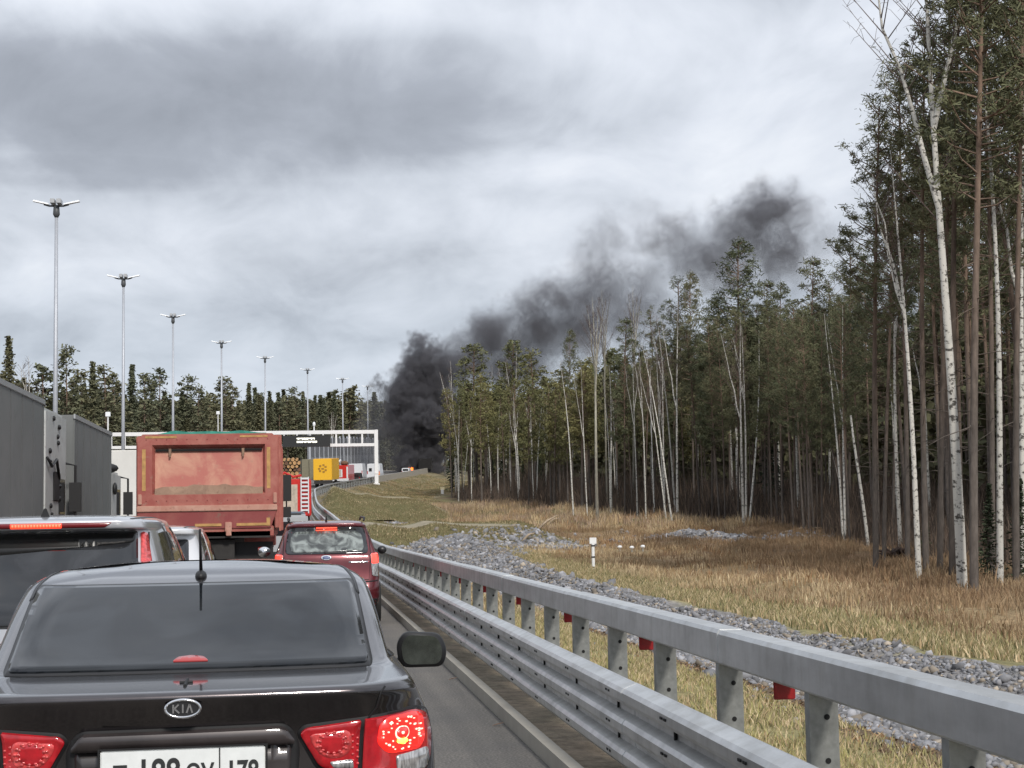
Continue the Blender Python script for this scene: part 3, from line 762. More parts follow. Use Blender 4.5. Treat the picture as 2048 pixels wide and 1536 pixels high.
MB().add([(.052*math.cos(2*math.pi*i/30), -.001, .024*math.sin(2*math.pi*i/30)) for i in range(30)], [tuple(range(30))]).build('badge_field', M['seal'], bd)
# letters drawn as strokes: the last one without its crossbar
lt = MB()
def stroke(x0, z0, x1, z1, wd=.0052):
    d = Vector((x1-x0, z1-z0)).normalized(); nx_, nz_ = -d.y*wd/2, d.x*wd/2
    P = [(x0+nx_, z0+nz_), (x0-nx_, z0-nz_), (x1-nx_, z1-nz_), (x1+nx_, z1+nz_)]
    lt.hexa([(a, -.005, b_) for a, b_ in P]+[(a, -.001, b_) for a, b_ in P])
for s4 in ((-.030, -.013, -.030, .013), (-.028, -.001, -.013, .013), (-.026, .000, -.011, -.013), (0, -.013, 0, .013), (.012, -.013, .021, .013), (.021, .013, .030, -.013)): stroke(*s4)
lt.build('badge_lettering', M['chrome'], bd)
# roof aerial
ar = empty('aerial', (.012, 1.43, 1.404)); ar.parent = kia
MB().ell((0, 0, 0.002), (.024, .05, .024)).build('aerial_base', M['black'], ar, True)
MB().tube([(0, .0, .02), (0, -.06, .10), (0, -.13, .185)], [.0075, .0055, .005], 8).build('aerial_rod', M['black'], ar, True)
wheels(kia, (.92, 3.62), .80, .315); arch(sh, kia, (.92, 3.62), .36)
decal('windscreen', sh, rpoly([(-.60, 1.10), (.60, 1.10), (.5, 1.38), (-.5, 1.38)], .04), M['glass'], kia, 'front', off=.004)
MB().box(-.7, .7, .5, 4.0, .16, .24).build('underbody', M['matt_black'], kia)
kia.scale = (.957, 1, 1)

# ---- pale silver crossover on the left
def suv(name, loc, rz_, label, paint, rings, cat='car'):
    root = empty(name, loc, rz_, label=label, cat=cat)
    V, Fs = car_shell(rings, dzf=.25, sub=4, bul=.07)
    me = bpy.data.meshes.new('body'); me.from_pydata(V, [], Fs); me.update(); smooth(me)
    obj('body', me, paint, root); return root, Shell(V, Fs)
pw = carpaint('pearl_silver', (.50,.51,.54), .35, .3, .06)
CR_ = [(.22,.80,.12,4.35,.25,.5), (.40,.90,.0,4.5,.25,.6), (.60,.91,.0,4.52,.25,.6), (.80,.91,.03,4.45,.22,.6), (.98,.90,.05,4.35,.22,.6), (1.08,.885,.07,4.0,.22,.6), (1.14,.865,.10,3.6,.2,.5),
       (1.30,.82,.17,3.3,.18,.45), (1.45,.775,.25,3.05,.18,.45), (1.55,.74,.30,2.85,.18,.4), (1.585,.725,.30,2.75,.18,.4), (1.60,.72,.16,2.7,.18,.4), (1.648,.70,.15,2.6,.18,.4), (1.664,.66,.24,2.5,.22,.4), (1.68,.60,.42,2.4,.25,.4), (1.692,.45,.75,2.3,.3,.4), (1.70,.25,1.2,2.1,.2,.2), (1.702,.1,1.6,2.0,.08,.08)]
crv, sh = suv('crossover_car', (-1.73, 11.1, 0), 0, 'pale silver crossover with a lit strip in its spoiler and upright red tail lamps', pw, CR_)
decal('rear_window', sh, rpoly([(-.68, .96), (.68, .96), (.635, 1.585), (-.635, 1.585)], .03), M['glass'], crv, 'rear', off=.005)
tint = pmat('dark_window_tint', (.008,.008,.008), .25)
decal('window_tint', sh, rpoly([(-.62, 1.40), (.62, 1.50), (.62, 1.57), (-.62, 1.57)], [.05, .12, .01, .01]), tint, crv, 'rear', off=.007)
spl = decal('spoiler_lamp', sh, rpoly([(-.49, 1.607), (.44, 1.607), (.49, 1.64), (-.49, 1.64)], .008), pmat('dark_red_lens', (.16,.008,.012), .2, coat=.6), crv, 'rear', off=.005, step=.03)
decal('lit_strip', sh, rpoly([(-.165, 1.609), (.165, 1.609), (.165, 1.638), (-.165, 1.638)], .005), glow('brake_strip', (1.0,.035,.012), 2.0, (.9,.1,.05)), spl, 'rear', off=.009, step=.03)
for q in range(16):
    decal('lamp_facet', sh, ellipse(-.15+q*.02, 1.624, .006, .009, 8), glow('brake_led', (1.0,.09,.045), 2.6, (.9,.2,.1)) if q == 0 else bpy.data.materials['brake_led'], spl, 'rear', off=.0115, depth=.002)
for sd in (1, -1):
    f_ = (lambda p: p) if sd > 0 else mir
    t_ = decal('tail_lamp', sh, f_(rpoly([(.655, 1.575), (.69, 1.56), (.745, 1.30), (.80, 1.0), (.70, 1.0), (.675, 1.20)], .02)), M['lamp_red_in'], crv, 'rear', off=.012, step=.04)
    decal('side_window', sh, rpoly([(.62, 1.16), (1.9, 1.13), (3.2, 1.13), (2.6, 1.58), (1.6, 1.61), (.85, 1.57)], .08), M['glass_side'], crv, 'side', off=.004, side=sd)
    decal('window_pillar', sh, band([(1.32, 1.14), (1.40, 1.60)], .07), M['seal'], crv, 'side', off=.007, side=sd)
    decal('window_pillar', sh, band([(2.25, 1.13), (2.2, 1.60)], .07), M['seal'], crv, 'side', off=.007, side=sd)
    decal('chrome_strip', sh, band([(.60, 1.145), (1.9, 1.115), (3.2, 1.115)], .018), M['chrome'], crv, 'side', off=.006, side=sd)
    decal('roof_channel', sh, band([(sd*.60, 2.4), (sd*.625, 1.4), (sd*.63, .50), (sd*.60, .33)], .02), M['seal'], crv, 'top', off=.003, step=.04)
    mo = MB().ell((sd*1.02, 2.75, 1.17), (.11, .07, .085)).build('door_mirror', pw, crv, True)
fin = MB().hexa([(-.035, .55, 1.675), (.035, .55, 1.675), (.03, .72, 1.68), (-.03, .72, 1.68), (-.008, .545, 1.745), (.008, .545, 1.745), (.004, .68, 1.70), (-.004, .68, 1.70)]).build('roof_fin', M['seal'], crv, bevel=.004)
decal('tailgate_seam', sh, band([(.70, 1.57), (.73, 1.3), (.77, 1.0), (.74, .62), (-.74, .62), (-.77, 1.0), (-.73, 1.3), (-.70, 1.57)], .008), M['seam'], crv, 'rear', off=.002)
decal('rear_wiper', sh, band([(-.05, 1.15), (.35, 1.17)], .02), M['black'], crv, 'rear', off=.012)
wheels(crv, (.92, 3.6), .80, .34); arch(sh, crv, (.92, 3.6), .40)

# ---- second pale car ahead of it
wp = carpaint('plain_white', (.62,.63,.65), .1, .3, .05)
C2 = [(r[0]*.955, r[1]*.95, r[2], r[3]*.95, r[4], r[5]) for r in CR_]
wc, sh = suv('estate_car', (-1.76, 17.3, 0), 0, 'plain white estate car half hidden between the silver crossover and the red tipper', wp, C2)
decal('rear_window', sh, rpoly([(-.62, 1.10), (.62, 1.10), (.60, 1.47), (-.60, 1.47)], .04), M['glass'], wc, 'rear', off=.005)
for sd in (1, -1):
    f_ = (lambda p: p) if sd > 0 else mir
    decal('tail_lamp', sh, f_(rpoly([(.64, 1.05), (.80, 1.05), (.82, .80), (.70, .80)], .02)), M['lamp_red'], wc, 'rear', off=.01)
    decal('side_window', sh, rpoly([(.55, 1.12), (1.8, 1.09), (3.0, 1.09), (2.5, 1.51), (1.6, 1.54), (.8, 1.51)], .08), M['glass_side'], wc, 'side', off=.004, side=sd)
    decal('window_pillar', sh, band([(1.30, 1.10), (1.36, 1.53)], .09), wp, wc, 'side', off=.007, side=sd)
    decal('roof_channel', sh, band([(sd*.57, 2.2), (sd*.59, 1.2), (sd*.56, .40)], .025), M['seal'], wc, 'top', off=.003, step=.04)
    MB().ell((sd*.98, 2.6, 1.12), (.11, .07, .08)).build('door_mirror', wp, wc, True)
wheels(wc, (.9, 3.4), .77, .32); arch(sh, wc, (.9, 3.4), .37)

# ---- maroon estate by the barrier
mp_ = carpaint('maroon_paint', (.125,.012,.018), .35, .3, .3)
FR = [(.22,.78,.14,4.2,.22,.5), (.38,.855,.02,4.36,.22,.6), (.55,.865,.0,4.38,.22,.6), (.66,.865,.03,4.36,.2,.6), (.85,.865,.07,4.3,.18,.6), (1.02,.855,.09,4.1,.18,.6), (1.10,.84,.11,3.6,.18,.5), (1.16,.81,.15,3.35,.17,.5),
      (1.30,.755,.24,3.1,.16,.45), (1.45,.70,.33,2.85,.16,.4), (1.53,.665,.36,2.7,.16,.4), (1.575,.65,.30,2.65,.16,.4), (1.61,.63,.30,2.6,.2,.4), (1.64,.57,.45,2.5,.22,.4), (1.66,.42,.75,2.4,.25,.35), (1.67,.2,1.3,2.1,.15,.15)]
fo, sh = suv('maroon_estate_car', (.42, 26.3, 0), 0, 'maroon estate car with dusty rear window and lit brake lights beside the crash barrier', mp_, FR)
decal('rear_window', sh, rpoly([(-.665, 1.13), (.665, 1.13), (.60, 1.555), (-.60, 1.555)], .09), M['glass'], fo, 'rear', off=.004)
decal('dusty_pane', sh, rpoly([(-.60, 1.16), (.60, 1.16), (.55, 1.49), (-.55, 1.49)], .12), M['glass_dusty'], fo, 'rear', off=.007)
decal('high_brake_light', sh, rpoly([(-.17, 1.50), (.17, 1.50), (.17, 1.555), (-.17, 1.555)], .01), glow('brake_strip_b', (1.0,.07,.03), 2.2, (.9,.1,.06)), fo, 'rear', off=.012, step=.03)
decal('rear_wiper', sh, band([(-.04, 1.145), (.42, 1.165)], .03), M['black'], fo, 'rear', off=.012)
decal('badge', sh, ellipse(-.01, 1.075, .085, .04), M['chrome'], fo, 'rear', off=.01, step=.02)
decal('badge_field', sh, ellipse(-.01, 1.075, .062, .024), pmat('badge_blue', (.05,.08,.2), .3), fo, 'rear', off=.012, step=.02)
decal('chrome_strip', sh, band([(.34, 1.0), (.66, 1.0)], .022), M['chrome'], fo, 'rear', off=.008, step=.05)
for sd in (1, -1):
    f_ = (lambda p: p) if sd > 0 else mir
    t_ = decal('tail_lamp', sh, f_(rpoly([(.685, 1.12), (.80, 1.13), (.815, .86), (.80, .76), (.71, .78), (.695, .98)], .02)), M['lamp_white'], fo, 'rear', off=.012, step=.03)
    decal('brake_lens', sh, f_(rpoly([(.69, 1.12), (.80, 1.13), (.81, .975), (.70, .97)], .025)), glow('brake_lens_b', (1.0,.04,.02), 2.2, (.8,.05,.04)) if sd == 1 else bpy.data.materials['brake_lens_b'], t_, 'rear', off=.016, step=.03)
    decal('side_window', sh, rpoly([(.45, 1.16), (1.8, 1.13), (3.1, 1.13), (2.4, 1.52), (1.5, 1.56), (.65, 1.52)], .08), M['glass'], fo, 'side', off=.004, side=sd)
    MB().tube([(sd*.60, .5, 1.66), (sd*.61, .62, 1.705), (sd*.61, 2.1, 1.72), (sd*.60, 2.25, 1.68)], .018, 8).build('roof_rail', M['seal'], fo, True)
    MB().ell((sd*(1.03 if sd < 0 else .98), 2.35, 1.15), (.11, .06, .09) if sd < 0 else (.08, .06, .07)).build('door_mirror', M['chrome'] if sd < 0 else M['seal'], fo, True)
decal('bumper_seam', sh, band([(-.80, .70), (-.5, .68), (.5, .68), (.80, .70)], .02), M['seam'], fo, 'rear', off=.003)
decal('lower_bumper', sh, rpoly([(-.78, .28), (.78, .28), (.80, .42), (-.80, .42)], .03), M['black'], fo, 'rear', off=.006)
decal('tailgate_seam', sh, band([(.67, 1.53), (.69, 1.1), (.66, .72), (-.66, .72), (-.69, 1.1), (-.67, 1.53)], .010), M['seam'], fo, 'rear', off=.003)
fpl = MB().box(-.26, .26, -.01, .01, .80, .91).build('number_plate', M['white_plate'], fo); fpl.location = (0, .05, 0)
MB().hexa([(-.02, .62, 1.655), (.02, .62, 1.655), (.02, .68, 1.655), (-.02, .68, 1.655), (-.006, .60, 1.74), (.006, .60, 1.74), (.004, .62, 1.74), (-.004, .62, 1.74)]).build('roof_aerial', M['black'], fo)
wheels(fo, (.85, 3.45), .77, .34); arch(sh, fo, (.85, 3.45), .39)

# ------------------------------------------------------------------ lorries
def wearmat(name, c, worn, dirt, s1=2.2, s2=7.0, rough=.65):
    m = bpy.data.materials.new(name); m.use_nodes = True; t = m.node_tree; b = t.nodes['Principled BSDF']; b.inputs['Roughness'].default_value = rough
    tcn = N(t, 'ShaderNodeTexCoord')
    a = N(t, 'ShaderNodeTexNoise', i_Scale=s1, i_Detail=7.0, i_Roughness=.65, i_Distortion=.6); L(t, tcn.outputs['Object'], a.inputs['Vector'])
    d = N(t, 'ShaderNodeTexNoise', i_Scale=s2, i_Detail=6.0, i_Roughness=.7); L(t, tcn.outputs['Object'], d.inputs['Vector'])
    x = MIXC(t, RAMP(t, a.outputs[0], [(.42, 0.0), (.68, 1.0)]), c, worn)
    x = MIXC(t, RAMP(t, d.outputs[0], [(.58, 0.0), (.70, .85)]), x, dirt)
    L(t, x, b.inputs['Base Color'])
    bp = N(t, 'ShaderNodeBump', i_Strength=.25, i_Distance=.01); L(t, d.outputs[0], bp.inputs['Height']); L(t, bp.outputs[0], b.inputs['Normal'])
    return m
M['tip_red'] = wearmat('faded_red_paint', (.30,.075,.060), (.40,.15,.115), (.30,.17,.13))
M['tip_panel'] = wearmat('worn_tailgate_paint', (.46,.155,.125), (.60,.33,.23), (.44,.23,.17), 1.6, 9)
M['tip_dark'] = wearmat('dirty_red_paint', (.24,.05,.05), (.30,.09,.075), (.20,.12,.09))
M['tip_rust'] = wearmat('rusty_edge', (.42,.20,.15), (.50,.30,.23), (.20,.09,.06), 3, 14)
M['mud'] = wearmat('dried_mud', (.22,.14,.10), (.30,.20,.14), (.14,.08,.05), 4, 16, .95)
M['yellow_tape'] = pmat('faded_yellow_tape', (.46,.26,.09), .6, noise=.3, nscale=9)
M['tarp_green'] = pmat('green_tarpaulin', (.03,.26,.20), .55, noise=.4, nscale=3, bump=.5, bscale=5, bdist=.05)
M['steel_dark'] = pmat('dirty_chassis', (.03,.028,.027), .8, noise=.4, nscale=5)
tp = empty('tipper_truck', (-1.70, 31.3, 0), 0, label='dirty red tipper truck with green tarpaulin and yellow tape on its tailgate', cat='truck')
hw = 1.37; zb0, zt0 = 1.98, 3.33
tb = MB()   # body walls and floor (open top, load under tarpaulin)
tb.box(-hw, -hw+.08, .05, 5.6, 1.55, 3.30).box(hw-.08, hw, .05, 5.6, 1.55, 3.30).box(-hw, hw, 5.52, 5.6, 1.55, 3.6).box(-hw+.1, hw-.1, .05, 5.5, 1.4, 1.6)
tb.build('tipper_body', M['tip_red'], tp, bevel=.015)
for sd in (1, -1):
    for q in range(5):
        MB().box(sd*hw+(.0 if sd > 0 else -.03), sd*hw+(.03 if sd > 0 else 0), .3+q*1.25, .42+q*1.25, 1.5, 3.28).build('side_rib', M['tip_red'], tp)
# tailgate: outer frame with chamfered inner edge and sunken panel
fo_, fi = (-hw+.02, hw-.02, zb0, zt0), (-hw+.30, hw-.26, 2.20, 3.13); fj = (fi[0]+.05, fi[1]-.05, fi[2]+.04, fi[3]-.07)
Vt = []
c_ = .10
outer = [(fo_[0], 0, fo_[2]), (fo_[1], 0, fo_[2]), (fo_[1], 0, fo_[3]-c_), (fo_[1]-c_, 0, fo_[3]), (fo_[0]+c_, 0, fo_[3]), (fo_[0], 0, fo_[3]-c_)]
inn = [(fi[0], 0, fi[2]), (fi[1], 0, fi[2]), (fi[1], 0, fi[3]-.001), (fi[1], 0, fi[3]), (fi[0], 0, fi[3]), (fi[0], 0, fi[3]-.001)]
deep = [(fj[0], .10, fj[2]), (fj[1], .10, fj[2]), (fj[1], .10, fj[3]-.001), (fj[1], .10, fj[3]), (fj[0], .10, fj[3]), (fj[0], .10, fj[3]-.001)]
MB().box(fj[0]+.01, fj[1]-.01, .06, .099, fj[3]-.05, fj[3]-.005).build('panel_shadow', M['matt_black'], tp)  # black strip painting in the shadow along the top of the recess
back = [(x, .12, z) for x, _, z in outer]
Vt = outer+inn+deep+back; Ft = []
for i in range(6):
    j = (i+1) % 6; Ft += [(i, j, 6+j, 6+i), (6+i, 6+j, 12+j, 12+i), (j, i, 18+i, 18+j)]
Ft.append(tuple(range(18, 24))[::-1])
MB().add(Vt, Ft).build('tailgate_frame', M['tip_red'], tp)
MB().box(fj[0], fj[1], .10, .112, fj[2], fj[3]).build('tailgate_panel', M['tip_panel'], tp)
for q in range(13):
    for z_ in (2.09, 3.23): MB().ell((-1.18+q*.195, -.004, z_), (.012, .008, .012), 8, 5).build('rivet', M['tip_dark'], tp, True)
for sd in (1, -1):
    MB().box(sd*1.30-.035, sd*1.30+.035, -.03, .02, 2.02, 2.22).build('hinge', M['tip_rust'], tp, bevel=.01)
    MB().box(sd*1.05-.09, sd*1.05+.09, .02, .06, 1.12, 1.20).build('tail_lamp', pmat('dull_red_lens', (.20,.015,.015), .3), tp, bevel=.01)
md = MB(); xx = fj[0]
Vd = []; n_ = 40
for i in range(n_+1):
    x = fj[0]+(fj[1]-fj[0])*i/n_; h_ = .07+.05*vnoise(i*.35, 0, 3)+.05*math.sin(math.pi*i/n_)
    Vd += [(x, .005, fi[2]+.0), (x, .06, fj[2]+.03+h_*.6), (x, .097, fj[2]+h_)]
md.add(Vd, [(i*3+j, (i+1)*3+j, (i+1)*3+j+1, i*3+j+1) for i in range(n_) for j in range(2)]); md.build('mud_ledge', M['mud'], tp, True)
for (x0, x1, z0, z1) in ((-1.26, -1.19, 2.28, 3.05), (1.14, 1.21, 2.30, 3.07), (-1.2, -.60, 3.255, 3.295), (.62, 1.16, 3.26, 3.295)):
    MB().box(x0, x1, -.006, .002, z0, z1).build('reflective_tape', M['yellow_tape'], tp)
for x in (-.73, .68): MB().box(x-.025, x+.025, .05, .10, 2.95, 3.06).box(x-.015, x+.015, .03, .10, 2.90, 2.96).build('tailgate_hook', M['mud'], tp)
MB().box(-hw+.01, hw-.03, -.03, .1, 1.885, 2.0).build('lower_rail', M['tip_rust'], tp, bevel=.012)
MB().hexa([(-hw+.02, .02, 1.56), (hw-.16, .02, 1.56), (hw-.16, .3, 1.5), (-hw+.02, .3, 1.5), (-hw+.02, .0, 1.885), (hw-.04, .0, 1.885), (hw-.04, .3, 1.885), (-hw+.02, .3, 1.885)]).build('lower_apron', M['tip_dark'], tp, bevel=.01)
for (x0, x1) in ((-.25, .26), (.55, 1.13)): MB().box(x0, x1, .002, .012, 1.605, 1.655).build('reflective_tape', M['yellow_tape'], tp)
MB().box(1.13, 1.20, .002, .012, 1.60, 1.75).build('reflective_tape', M['yellow_tape'], tp)
MB().box(.33, .46, -.03, .05, 1.50, 1.68).box(.35, .45, -.05, .03, 1.42, 1.55).build('latch', M['tip_rust'], tp, bevel=.01)
MB().box(-1.15, 1.2, .05, .2, 1.38, 1.50).build('rear_beam', M['steel_dark'], tp)
MB().box(-.5, .5, .2, 7.6, .8, 1.35).build('chassis', M['steel_dark'], tp)
MB().box(-1.25, -.55, .5, .53, .25, 1.3).build('mudflap', M['black'], tp); MB().box(.5, 1.25, .5, .53, .25, 1.3).build('mudflap', M['black'], tp)
MB().box(-1.2, 1.2, .1, .2, .45, .58).build('underrun_bar', M['steel_dark'], tp)
wheels(tp, (1.3, 2.7, 6.6), 1.0, .5, .5)
tz = MB(); nxx, nyy = 26, 16; Vg = []
for j in range(nyy+1):
    for i in range(nxx+1):
        x = -1.05+i*(2.18/nxx); yy = .05+j*.34
        Vg.append((x, yy, 3.325+.045*math.sin(math.pi*min(1, max(0, i/nxx)))+.05*vnoise(x*3, yy*1.3, 4)*sstep(0, .2, i/nxx)))
ww = nxx+1
tz.add(Vg, [(j*ww+i, j*ww+i+1, (j+1)*ww+i+1, (j+1)*ww+i) for j in range(nyy) for i in range(nxx)])
tz.add([(v_[0], v_[1], 3.25) for v_ in Vg[:ww]]+Vg[:ww], [(i, i+1, ww+i+1, ww+i) for i in range(nxx)])
tz.build('tarpaulin', M['tarp_green'], tp, True); tp.scale = (.955, 1, 1)
cb = MB().box(-1.2, 1.2, 5.9, 7.9, 1.1, 2.95); cb.build('cab', M['tip_red'], tp, bevel=.06)
for sd in (1, -1):
    mo = MB().box(sd*1.46-.12, sd*1.46+.12, 6.9, 7.0, 2.15, 2.75).box(sd*1.46-.11, sd*1.46+.11, 6.9, 7.0, 1.78, 2.02).tube([(sd*1.46, 6.95, 1.8), (sd*1.46, 6.95, 2.7)], .02, 6).build('door_mirror', M['black'], tp, bevel=.02)
    MB().tube([(sd*1.2, 6.95, 2.5), (sd*1.46, 6.95, 2.5)], .015, 6).build('mirror_arm', M['black'], tp)
# curtain-sided lorry, its cab, then a box lorry with its cab
M['curtain'] = wearmat('grey_curtain', (.135,.142,.14), (.165,.17,.168), (.11,.115,.112), .5, 3)
M['curtain_seam'] = pmat('curtain_seam', (.085,.088,.09), .7)
M['cab_grey'] = wearmat('grey_cab_paint', (.46,.47,.46), (.55,.56,.55), (.3,.3,.28), 1.5, 6, .4)
M['alu'] = pmat('aluminium_edge', (.42,.43,.44), .45, metal=.6)
def trailer(name, x1, y0, y1, h, label, mat, wd=2.5, z0=1.1, rib=1.15):
    r_ = empty(name, (x1-wd/2, y0, 0), 0, label=label, cat='truck'); a = wd/2; ln = y1-y0
    MB().box(-a, a, 0, ln, z0, h).build('trailer_body', mat, r_, bevel=.03)
    q = .35
    while q < ln-.1:
        for sd in (1, -1): MB().tube([(sd*(a+.004), q, z0+.02), (sd*(a+.004), q, h-.1)], .009, 5).build('curtain_strap', M['curtain_seam'], r_)
        q += rib
    for sd in (1, -1):
        MB().box(sd*a-.02, sd*a+.02, -.005, ln+.005, h-.09, h+.015).build('top_rail', M['alu'], r_, bevel=.01)
        MB().box(sd*a-.02, sd*a+.02, -.005, ln+.005, z0-.12, z0+.02).build('side_rail', M['steel_dark'], r_)
    MB().box(-.4, .4, .3, ln, .7, z0-.1).build('chassis', M['steel_dark'], r_)
    return r_
def cab(r_, y0, ln, h, a=1.22, mat=None):
    MB().box(-a, a, y0, y0+ln, 1.0, h).build('cab', mat or M['cab_grey'], r_, bevel=.08)
    for sd in (1,):
        MB().box(sd*a-.01, sd*a+.012, y0+ln-1.1, y0+ln-.25, 1.9, 2.6).build('cab_window', M['glass'], r_)
        b_ = MB()
        b_.box(a+.06, a+.30, y0+ln-.05, y0+ln+.05, 1.95, 2.55).tube([(a+.18, y0+ln, 1.5), (a+.18, y0+ln, 2.9), (a-.05, y0+ln-.1, 2.95)], .03, 6).box(a+.05, a+.26, y0+ln-.05, y0+ln+.05, 1.55, 1.78)
        b_.build('door_mirror', M['black'], r_, bevel=.03)
t1 = trailer('curtain_lorry', -4.72, 18.4, 31.6, 4.0, 'dark grey curtain-sided lorry cut off by the frame edge, behind the pale cab', M['curtain'])
wheels(t1, (2.0, 3.3, 4.6), 1.0, .5, .35); cab(t1, 13.5, 2.9, 3.92); wheels(t1, (15.2,), 1.0, .5, .35)
for q in range(11):
    yy = 13.7+rnd.uniform(0, 1.7); z_ = (1.9, 2.05, 2.2, 2.45, 2.9, 3.1, 3.3, 3.42, 3.62, 3.75, 1.75)[q]
    MB().ell((1.24, yy, z_), (.03, rnd.uniform(.06, .16), rnd.uniform(.03, .06)), 8, 6).build('fitting', M['black'], t1, True)
MB().tube([(1.25, 13.6, 2.95), (1.28, 14.0, 2.80), (1.28, 14.6, 2.95), (1.25, 15.2, 2.6)], .03, 6).build('hose', M['black'], t1, True)
MB().tube([(1.25, 13.7, 1.75), (1.30, 14.3, 1.6), (1.25, 15.6, 1.85)], .03, 6).build('hose', M['black'], t1, True)
MB().box(1.22, 1.245, 14.55, 15.35, 2.15, 2.72).build('cab_vent', M['black'], t1, bevel=.02)
t2 = trailer('box_lorry', -4.66, 35.3, 42.2, 3.98, 'plain grey box lorry between the pale cab and the red tipper', M['curtain'])
wheels(t2, (1.5,), 1.0, .5, .35); cab(t2, 7.1, 2.3, 3.05); wheels(t2, (8.4,), 1.0, .5, .35)
MB().ell((1.0, 7.6, 3.12), (.35, .2, .14), 10, 6).ell((1.27, 7.5, 2.6), (.06, .16, .16), 10, 6).build('air_horn', M['black'], t2, True)
M['white_box'] = wearmat('white_box_panel', (.60,.59,.56), (.66,.65,.62), (.5,.49,.46), 1, 4)
t3 = trailer('white_lorry', -4.70, 50.5, 62, 3.93, 'off-white box trailer showing between the grey lorry and the red tipper', M['white_box'], rib=30)
wheels(t3, (2.0, 3.3), 1.0, .5, .35)

# ---- traffic further up the hill
def base(Y, X, name, label, cat, rz_=None):
    hd = -math.atan((float(edge(Y+2))-float(edge(Y-2)))/4) if rz_ is None else rz_
    pitch = math.atan((float(rdz(Y+3))-float(rdz(Y-3)))/6)
    r_ = empty(name, (X, Y, float(rdz(Y))), hd, label=label, cat=cat); r_.rotation_euler = (pitch, 0, hd); return r_
M['white_paint'] = pmat('van_white', (.66,.67,.69), .4, coat=.4, noise=.06)
def van(r_, w_, ln, h, mat, win=True):
    MB().hexa([(-w_/2, 0, .3), (w_/2, 0, .3), (w_/2, ln, .3), (-w_/2, ln, .3), (-w_/2*.9, .05, h), (w_/2*.9, .05, h), (w_/2*.9, ln*.72, h), (-w_/2*.9, ln*.72, h)]).build('body', mat, r_, bevel=.08)
    if win: MB().hexa([(-w_*.36, .015, h*.56), (w_*.36, .015, h*.56), (w_*.36, .05, h*.56), (-w_*.36, .05, h*.56), (-w_*.33, .035, h*.86), (w_*.33, .035, h*.86), (w_*.33, .06, h*.86), (-w_*.33, .06, h*.86)]).build('rear_window', M['glass'], r_)
    for sd in (1, -1): MB().box(sd*w_*.43-.06, sd*w_*.43+.06, -.01, .05, h*.36, h*.56).build('tail_lamp', M['lamp_red'], r_)
    wheels(r_, (ln*.2, ln*.78), w_*.42, .31)
sc1 = base(62, -.50, 'silver_hatchback', 'silver hatchback just past the maroon car, its roof showing over it', 'car'); van(sc1, 1.75, 4.2, 1.72, M['alu'])
MB().box(-.55, .55, .3, 1.8, 1.73, 1.78).build('roof_rack', M['black'], sc1)
sc2 = base(78, -.55, 'dark_hatchback', 'dark hatchback with pale sill between the silver roof and the red fire engine', 'car'); van(sc2, 1.75, 4.2, 1.65, pmat('grey_blue_paint', (.10,.13,.17), .35, coat=.8))
MB().box(-.75, .75, -.02, .02, .95, 1.12).build('chrome_bumper', M['white_paint'], sc2)
M['fire_red'] = pmat('fire_engine_red', (.55,.02,.015), .4, coat=.5, noise=.15)
M['pale_panel'] = pmat('pale_shutter', (.50,.42,.34), .6, noise=.3, nscale=3)
fe_ = base(110, -.50, 'fire_engine', 'red fire engine with a white ladder up its rear, close beside the tipper', 'fire engine')
MB().box(-1.25, 1.25, .0, 6.5, .7, 3.15).build('body', M['fire_red'], fe_, bevel=.06)
MB().box(-.95, .35, -.02, .02, 1.0, 2.8).build('rear_shutter', M['pale_panel'], fe_)
MB().box(.55, .62, -.12, -.06, .9, 3.3).box(1.03, 1.10, -.12, -.06, .9, 3.3).build('ladder_rail', M['white_paint'], fe_)
for q in range(9): MB().box(.62, 1.03, -.11, -.07, 1.05+q*.26, 1.17+q*.26).build('ladder_rung', M['white_paint'], fe_)
MB().tube([(-.9, .3, 3.15), (-.5, .3, 3.6), (.1, .4, 3.3), (.6, .2, 3.4)], .09, 6).build('hose_reel', M['fire_red'], fe_)
wheels(fe_, (1.6, 5.2), 1.0, .48, .35)
lg = base(160, -1.05, 'timber_lorry', 'timber lorry loaded with stacked round logs, behind the red fire engine', 'truck')
MB().box(-1.2, 1.2, 0, 9, .9, 1.2).build('flatbed', M['steel_dark'], lg)
M['log_end'] = pmat('log_end_wood', (.46,.27,.12), .8, noise=.4, nscale=3); M['bark'] = pmat('log_bark', (.16,.085,.05), .9, noise=.4, nscale=4)
lm = MB().lathe([(.17, 0), (.18, 4.0)], (0, 0, 0), 'z', 10)
rows = 0
for rrow in range(10):
    for q in range(6-(rrow % 2)):
        x = -1.02+q*.4+(.2 if rrow % 2 else 0); z = 1.38+rrow*.33
        r0 = rnd.uniform(.13, .19); ml = MB()
        n8 = 10; Vv = [(x+r0*math.cos(2*math.pi*i/n8), y_, z+r0*math.sin(2*math.pi*i/n8)) for y_ in (rnd.uniform(-.1, .12), 6.2) for i in range(n8)]
        ml.add(Vv, [(i, (i+1) % n8, n8+(i+1) % n8, n8+i) for i in range(n8)]+[tuple(range(n8))[::-1]])
        lo = ml.build('log', M['log_end'] if rnd.random() < .6 else M['bark'], lg)
for sd in (1, -1): MB().box(sd*1.2-.05, sd*1.2+.05, .4, .5, 1.0, 4.6).build('stake', M['steel_dark'], lg)
wheels(lg, (1.0, 2.3), 1.0, .5, .35)
ol = base(238, 1.35, 'olive_lorry', 'olive grey box lorry squeezed between the log load and the yellow box', 'truck')
MB().box(-1.25, 1.25, 0, 7, 1.0, 3.9).build('box_body', pmat('olive_grey_box', (.20,.185,.13), .7, noise=.2), ol, bevel=.05)
